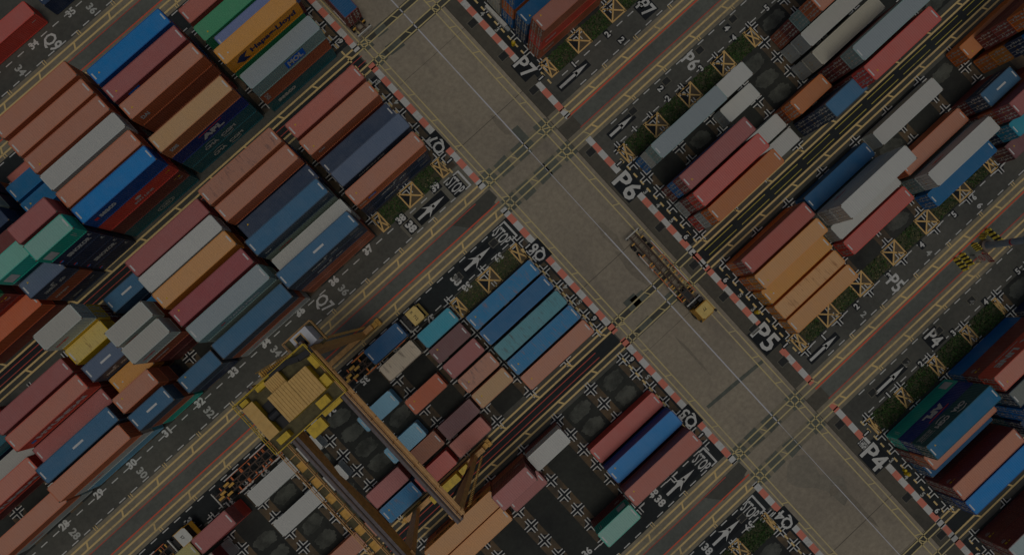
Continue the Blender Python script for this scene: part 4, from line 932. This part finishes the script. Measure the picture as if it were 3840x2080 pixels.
def girder(u, v0, v1, sidem, hump):
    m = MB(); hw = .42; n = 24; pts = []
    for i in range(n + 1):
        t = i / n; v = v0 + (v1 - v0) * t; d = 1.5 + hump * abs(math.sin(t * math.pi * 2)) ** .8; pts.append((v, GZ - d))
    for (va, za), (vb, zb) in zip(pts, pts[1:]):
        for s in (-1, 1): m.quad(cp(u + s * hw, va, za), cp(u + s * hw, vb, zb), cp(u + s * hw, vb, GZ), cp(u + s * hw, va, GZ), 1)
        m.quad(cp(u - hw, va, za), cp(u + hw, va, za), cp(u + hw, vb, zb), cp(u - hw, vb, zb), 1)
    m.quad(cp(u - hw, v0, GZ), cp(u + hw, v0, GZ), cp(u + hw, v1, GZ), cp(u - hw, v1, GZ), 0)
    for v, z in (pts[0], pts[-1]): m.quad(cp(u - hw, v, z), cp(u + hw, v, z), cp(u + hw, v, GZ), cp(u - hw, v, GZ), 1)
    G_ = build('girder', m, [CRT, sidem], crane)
    r = MB(); r.box(*[x for x in (u - .06 - OX, u + .06 - OX, -v1 - OY, -v0 - OY, GZ, GZ + .12)]); build('trolley_rail', r, CHAS, G_)
    return G_
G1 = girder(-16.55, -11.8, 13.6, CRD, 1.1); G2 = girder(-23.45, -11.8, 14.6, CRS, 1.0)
def walkway(name, ua, ub, v0, v1, z, deck, grid, parent, posts=2.2):
    m = MB()
    m.box(ua - OX, ub - OX, -v1 - OY, -v0 - OY, z - .08, z - .03)
    W_ = build(name, m, deck, parent)
    h = MB(); v = v0
    for u in (ua, ub):
        for zz in (.5, 1.0): h.bar(cp(u, v0, z + zz), cp(u, v1, z + zz), .07)
    while v <= v1:
        for u in (ua, ub): h.bar(cp(u, v, z - .05), cp(u, v, z + 1.0), .07)
        if grid: h.bar(cp(ua, v, z), cp(ub, v, z), .09)
        v += posts
    build('handrail', h, CR, W_)
    return W_
walkway('walkway', -16.1, -15.55, -10.5, 13.2, GZ - .1, CR, False, crane, 3.3)
walkway('walkway', -25.9, -24.6, -6.4, 14.4, GZ - 1.4, CRB, True, crane, 1.5)
for i in range(7):
    w2 = MB(); v = -2 + i * 2.3; w2.box(-25.75 - OX, -24.9 - OX, -v - .55 - OY, -v + .5 - OY, GZ - 1.42, GZ - 1.36); build('walkway_hatch', w2, YST, crane)
def leg(p0, p1, w0, w1, m=CR):
    b = MB(); A = Vector(cp(*p0)); B = Vector(cp(*p1))
    i = 0
    for P, w_ in ((A, w0), (B, w1)):
        for dx, dy in ((-w_, -.32), (w_, -.32), (w_, .32), (-w_, .32)): b.v.append((P.x + dx, P.y + dy, P.z))
    for q in ((0,3,2,1),(4,5,6,7),(0,1,5,4),(1,2,6,5),(2,3,7,6),(3,0,4,7)): b.f.append(q); b.m.append(0)
    L_ = build('leg', b, m, crane); return L_
for v, sg in ((-10.5, -1), (12.85, 1)):
    for (ut, ub) in ((-16.6, -14.6), (-23.6, -25.6)):
        L_ = leg((ub, v, 2.3), (ut, v, GZ - 1.4), .42, .85)
        ld = MB(); a = Vector(cp(ub + .75, v + sg * .5, 3)); b = Vector(cp(ut + 1.2, v + sg * .5, GZ - 2))
        if ut > -20:
            ld.bar(a, b, .06); ld.bar(a + Vector((.5, 0, 0)), b + Vector((.5, 0, 0)), .06)
            for i in range(24): t = i / 23; p = a.lerp(b, t); ld.bar(p, p + Vector((.5, 0, 0)), .05)
            build('ladder', ld, YST, L_)
    s_ = MB(); s_.box(-27.4 - OX, -12.8 - OX, -v - .35 - OY, -v + .35 - OY, 1.4, 2.35); build('sill_beam', s_, CR, crane)
    for u in (-26.6, -13.6):
        bg_ = MB(); bg_.box(u - 1.5 - OX, u + 1.5 - OX, -v - .38 - OY, -v + .38 - OY, .85, 1.4); bg_.bar(cp(u - 1.9, v, 1.2), cp(u + 1.9, v, 1.2), .18); bg_.box(u + 1.4 - OX, u + 2.0 - OX, -v - .55 - OY, -v + .55 - OY, .7, 1.1); B_ = build('bogie', bg_, YST, crane)
        for du in (-.95, .95):
            w_ = MB(); w_.tube(cp(u + du, v - .32, .72), cp(u + du, v + .32, .72), .7, n=18); build('wheel', w_, TYRE, B_)
pw = MB(); pw.box(-22.5 - OX, -17.5 - OX, -13.5 - OY, -12.4 - OY, 2.4, 4.4); pw.box(-17.2 - OX, -15.8 - OX, -13.4 - OY, -12.5 - OY, 2.4, 3.6); build('power_unit', pw, CRY, crane)
ce = MB()
for du in (0, .25, .5): ce.tube(cp(-16.2 + du, 11.5, GZ - 2), cp(-15.2 + du, 12.9, 3), .05)
build('cable', ce, CBL, crane)
# trolley with its machinery houses at the lane end of the girders
tz = 24.4
def ribroof(name, u0, u1, v0, v1, z, h, along='u', pitch=.32):
    b = MB(); x0, x1, y0, y1 = u0 - OX, u1 - OX, -v1 - OY, -v0 - OY
    b.box(x0 + .06, x1 - .06, y0 + .06, y1 - .06, z - h, z - .06); o = build(name, b, CRY, crane)
    r = MB(); n = max(2, int((x1 - x0 if along == 'u' else y1 - y0) / pitch))
    for i in range(n):
        if along == 'u': a = x0 + (x1 - x0) * i / n; b_ = x0 + (x1 - x0) * (i + 1) / n; mid = b_ - .07; r.quad((a, y0, z), (mid, y0, z), (mid, y1, z), (a, y1, z)); r.quad((mid, y0, z - .05), (b_, y0, z - .05), (b_, y1, z - .05), (mid, y1, z - .05)); r.quad((mid, y0, z), (mid, y0, z - .05), (mid, y1, z - .05), (mid, y1, z))
        else: a = y0 + (y1 - y0) * i / n; b_ = y0 + (y1 - y0) * (i + 1) / n; mid = b_ - .07; r.quad((x0, a, z), (x1, a, z), (x1, mid, z), (x0, mid, z)); r.quad((x0, mid, z - .05), (x1, mid, z - .05), (x1, b_, z - .05), (x0, b_, z - .05)); r.quad((x0, mid, z), (x1, mid, z), (x1, mid, z - .05), (x0, mid, z - .05))
    build('roof', r, CRR, o); return o
ribroof('machinery_house', -19.35, -16.95, -9.25, -6.05, 25.0, 2.2); ribroof('machinery_house', -21.95, -19.4, -9.4, -6.05, 25.0, 2.2)
ribroof('machinery_house', -21.5, -19.6, -10.85, -9.45, 24.3, 1.5, 'u', .22); ribroof('electrical_house', -24.85, -23.5, -10.3, -6.1, 24.5, 2.3, 'v', .9)
tr = MB(); tr.box(-25.3 - OX, -15.9 - OX, 4.6 - OY, 11.4 - OY, GZ + .16, GZ + .32); T_ = build('trolley_deck', tr, CRB, crane)
th = MB()
for (a, b) in (((-25.4, -11.2), (-15.8, -11.2)), ((-25.4, -4.6), (-15.8, -4.6)), ((-25.4, -11.2), (-25.4, -4.6)), ((-15.8, -11.2), (-15.8, -4.6))):
    for zz in (.55, 1.1): th.bar(cp(a[0], a[1], GZ + .3 + zz), cp(b[0], b[1], GZ + .3 + zz), .07)
    n = 6
    for i in range(n + 1): u = a[0] + (b[0] - a[0]) * i / n; v = a[1] + (b[1] - a[1]) * i / n; th.bar(cp(u, v, GZ + .3), cp(u, v, GZ + 1.4), .06)
build('handrail', th, CRY, T_)
for u0, u1, v0, v1, h in ((-19.0, -17.6, -5.8, -4.9, .9), (-17.1, -16.1, -7.4, -6.2, 1.2), (-16.6, -16.0, -9.8, -8.4, .7), (-24.4, -23.0, -5.7, -5.0, 1.0), (-22.6, -21.4, -11.1, -10.6, .8), (-24.9, -24.0, -11.0, -10.5, .6)): dk = MB(); dk.box(u0 - OX, u1 - OX, -v1 - OY, -v0 - OY, GZ + .32, GZ + .32 + h); build('hoist_motor', dk, CRY, T_)
dr = MB(); dr.tube(cp(-22.3, -7.8, GZ + .9), cp(-23.4, -7.8, GZ + .9), .5, n=14); dr.box(-23.45 - OX, -22.0 - OX, 6.2 - OY, 9.4 - OY, GZ + .34, GZ + .5); build('hoist_drum', dr, CBL, T_)
sp = MB(); sp.box(-21.9 - OX, -19.9 - OX, 3.2 - OY, 4.5 - OY, GZ - .6, GZ + .1); sp.bar(cp(-19.5, -4.4, GZ), cp(-17, -4.4, GZ), .5, .4); build('festoon_beam', sp, CRY, crane)
cb = MB(); pts = [cp(-20.6, -11.2, GZ + .9), cp(-18.6, -11.0, GZ + .9), cp(-17.2, -10.4, GZ + 1.0), cp(-15.6, -10.2, GZ + .9)]
for a, b in zip(pts, pts[1:]): cb.bar(a, b, .62, .5)
build('cable_chain', cb, CBL, crane)
# operator cabin on the end platform
c_ = MB(); z0, z1 = 19.2, 21.9; x0, x1, y0, y1 = -17.2 - OX, -15.0 - OX, 10.9 - OY, 12.9 - OY
c_.box(x0, x1, y0, y1, z0, z1); CBN = build('operator_cabin', c_, CABWH, crane)
gl = MB(); gl.box(x0 + .5, x0 + 1.3, y0 + .35, y1 - .35, z1 + .002, z1 + .02); gl.box(x0 - .02, x0 - .003, y0 + .2, y1 - .2, z0 + .6, z1 - .3); build('window', gl, GLASS, CBN)
fr = MB()
for a, b in (((x0 + .42, y0 + .27), (x0 + 1.38, y0 + .27)), ((x0 + .42, y1 - .27), (x0 + 1.38, y1 - .27)), ((x0 + .42, y0 + .27), (x0 + .42, y1 - .27)), ((x0 + 1.38, y0 + .27), (x0 + 1.38, y1 - .27))): fr.bar((a[0], a[1], z1 + .03), (b[0], b[1], z1 + .03), .09, .08)
build('window_frame', fr, YST, CBN)
pf = MB(); pf.box(-18.6 - OX, -14.6 - OX, 10.6 - OY, 13.4 - OY, z0 - .12, z0 - .02); PF = build('cabin_platform', pf, CRB, crane)
ph = MB()
for a, b in (((-18.6, -13.4), (-14.6, -13.4)), ((-18.6, -13.4), (-18.6, -10.6)), ((-14.6, -13.4), (-14.6, -10.6))):
    for zz in (.5, 1.0): ph.bar(cp(a[0], a[1], z0 + zz), cp(b[0], b[1], z0 + zz), .06)
    for i in range(5): u = a[0] + (b[0] - a[0]) * i / 4; v = a[1] + (b[1] - a[1]) * i / 4; ph.bar(cp(u, v, z0), cp(u, v, z0 + 1.0), .05)
build('handrail', ph, CR, PF)
st = MB()
for i in range(16): t = i / 15; st.box(-19.0 - 2.6 * t - .12 - OX, -19.0 - 2.6 * t + .12 - OX, 11.6 - OY, 12.3 - OY, z0 + 3.6 * t - .04, z0 + 3.6 * t)
for y in (11.6, 12.3): st.bar((-19.0 - OX, y - OY, z0 + .9), (-21.6 - OX, y - OY, z0 + 4.5), .06)
build('stair', st, YST, crane)
# ---------------------------------------------------------------- light mast, barriers, sign, drums
mast = thing('light_mast', 'tall pale grey floodlight mast on a round plinth in the wide path', 'light mast', (61.75, -41.75, .02))
m = MB(); n = 12
for i in range(6): za, zb = .6 + i * 6.4, .6 + (i + 1) * 6.4; m.tube((0, 0, za), (0, 0, zb), .52 - .05 * i, .52 - .05 * (i + 1), n)
build('pole', m, plain('galvanised_grey', (66, 74, 84), .4, .15, .2), mast)
m = MB(); m.tube((0, 0, 0), (0, 0, .6), .95, .9, 20); build('plinth', m, plain('plinth_concrete', (58, 50, 46), .8, .15), mast)
m = MB(); m.tube((0, 0, 4.6), (0, 0, 4.85), .5, .5, 12); build('band', m, plain('red_band', (96, 24, 30), .5), mast)
m = MB(); m.tube((0, 0, 38.6), (0, 0, 39.2), 1.6, 1.6, 16)
for k in range(8): a = k * PI / 4; m.box(1.5 * math.cos(a) - .3, 1.5 * math.cos(a) + .3, 1.5 * math.sin(a) - .3, 1.5 * math.sin(a) + .3, 38.2, 38.7)
build('floodlight_ring', m, plain('lamp_grey', (60, 62, 64), .5), mast)
BY = plain('barrier_yellow', (112, 98, 30), .6, .15); BK = plain('barrier_black', (10, 11, 12), .7, .1)
def barrier(u, v, L, rz, label):
    r = thing('concrete_barrier', label, 'barrier', (u, -v, .02), rz, 'striped barriers round the light mast')
    m = MB(); n = 7; l = L / 2
    for i in range(n):
        x0 = -l + L * i / n; x1 = -l + L * (i + 1) / n; mi = i % 2; s = .12
        a = [(-.35, 0), (-.14, .45), (-.1, .85), (.1, .85), (.14, .45), (.35, 0)]
        for (ya, za), (yb, zb) in zip(a, a[1:]): m.quad((x0 + s * za, ya, za), (x1 + s * za, ya, za), (x1 + s * zb, yb, zb), (x0 + s * zb, yb, zb), mi)
        if i in (0, n - 1): x = x0 if i == 0 else x1; m.poly([(x + s * z, y, z) for y, z in a], mi)
    build('block', m, [BY, BK], r)
barrier(57.1, 41.2, 2.3, PI / 2, 'yellow and black striped barrier farthest along the path from the mast'); barrier(58.2, 41.25, 2.2, PI / 2, 'striped barrier standing directly under the warning board')
barrier(63.7, 41.4, 2.6, PI / 2 + .12, 'long striped barrier on the far side of the mast'); barrier(62.4, 40.45, .9, .3, 'short yellow barrier stub between mast and long barrier'); barrier(60.6, 40.9, 1.2, PI / 2, 'small striped barrier touching the mast plinth')
bd = thing('warning_board', 'white and dark red no-entry warning board leaning beside the mast', 'sign board', (59.2, -42.05, .02))
m = MB(); m.bar((0, -.7, 0), (0, -.7, 3.0), .08); m.bar((0, .7, 0), (0, .7, 3.0), .08); build('post', m, CHASB, bd)
m = MB(); m.box(-.06, -.045, -.87, .87, .9, 2.1); build('panel', m, RAILW, bd)
m = MB(); m.box(-.06, -.045, -.87, .87, 2.102, 3.05); rp = build('panel', m, plain('sign_dark_red', (70, 14, 20), .5), bd)
Ms = lambda y, z: Matrix.Translation((-.064, y, z)) @ Matrix.Rotation(-PI/2, 4, 'Z') @ Matrix.Rotation(PI/2, 4, 'X')
m = MB(); put_text(m, 'LIMIT', .32, Ms(0, 2.75), w=1.3); put_text(m, 'SPEED', .32, Ms(0, 2.35), w=1.3); build('lettering', m, LW, rp)
m = MB()
for i in range(20):
    a, b = 2 * PI * i / 20, 2 * PI * (i + 1) / 20
    m.quad((-.066, .5 * math.cos(a), 1.5 + .5 * math.sin(a)), (-.066, .5 * math.cos(b), 1.5 + .5 * math.sin(b)), (-.066, .4 * math.cos(b), 1.5 + .4 * math.sin(b)), (-.066, .4 * math.cos(a), 1.5 + .4 * math.sin(a)))
m.quad((-.067, -.3, 1.75), (-.067, -.24, 1.85), (-.067, .3, 1.25), (-.067, .24, 1.15)); m.quad((-.065, -.25, 1.42), (-.065, .22, 1.42), (-.065, .22, 1.6), (-.065, -.25, 1.6), 1); build('emblem', m, [LR, LK], bd)
DY = plain('drum_yellow', (118, 100, 8), .5, .12)
for u, v, w, two in ((29.95, -27.4, 'yellow round-topped drum beside the P7 end stack', 0), (29.7, 25.7, 'yellow drum on the black strip by the orange P5 doors', 0), (29.95, 58.0, 'yellow drum on the black strip by the P4 doors', 1)):
    r = thing('yellow_drum', w, 'drum', (u, -v, .02), 0, 'yellow drums along the black strip')
    m = MB(); m.tube((0, 0, 0), (0, 0, .75), .3, .3, 16); m.tube((0, 0, .75), (0, 0, .95), .3, .16, 16); build('body', m, DY, r)
    m = MB(); m.tube((0, 0, .95), (0, 0, 1.0), .16, .15, 12); build('lid', m, CABY, r)
    if two:
        m = MB(); m.tube((.1, .55, 0), (.1, .55, .5), .22, .2, 14); tag(build('yellow_pail', m, DY, None, (u, -v, .02)), 'small yellow pail standing next to the drum by the P4 doors', 'pail')
wb = thing('white_barrier', 'long low white barrier lying before the cream end stack of P7', 'barrier', (30.85, 32.1, .02), PI / 2)
m = MB(); m.poly([(-2.1, -.3, .5), (2.1, -.16, .5), (2.1, .3, .5), (-2.1, .3, .5)]); m.poly([(-2.1, -.34, 0), (2.1, -.2, 0), (2.1, -.16, .5), (-2.1, -.3, .5)]); m.poly([(-2.1, .34, 0), (2.1, .34, 0), (2.1, .3, .5), (-2.1, .3, .5)]); m.quad((-2.1, -.34, 0), (-2.1, .34, 0), (-2.1, .3, .5), (-2.1, -.3, .5)); m.quad((2.1, -.2, 0), (2.1, .34, 0), (2.1, .3, .5), (2.1, -.16, .5)); build('body', m, RAILW, wb)
m = MB(); m.box(-2.9, -2.15, -.22, .28, 0, .42); m.box(-2.75, -2.35, -.1, .16, .42, .45); build('end_piece', m, plain('barrier_grey', (74, 76, 78), .6), wb)
# litter and small debris scattered over the yard floor
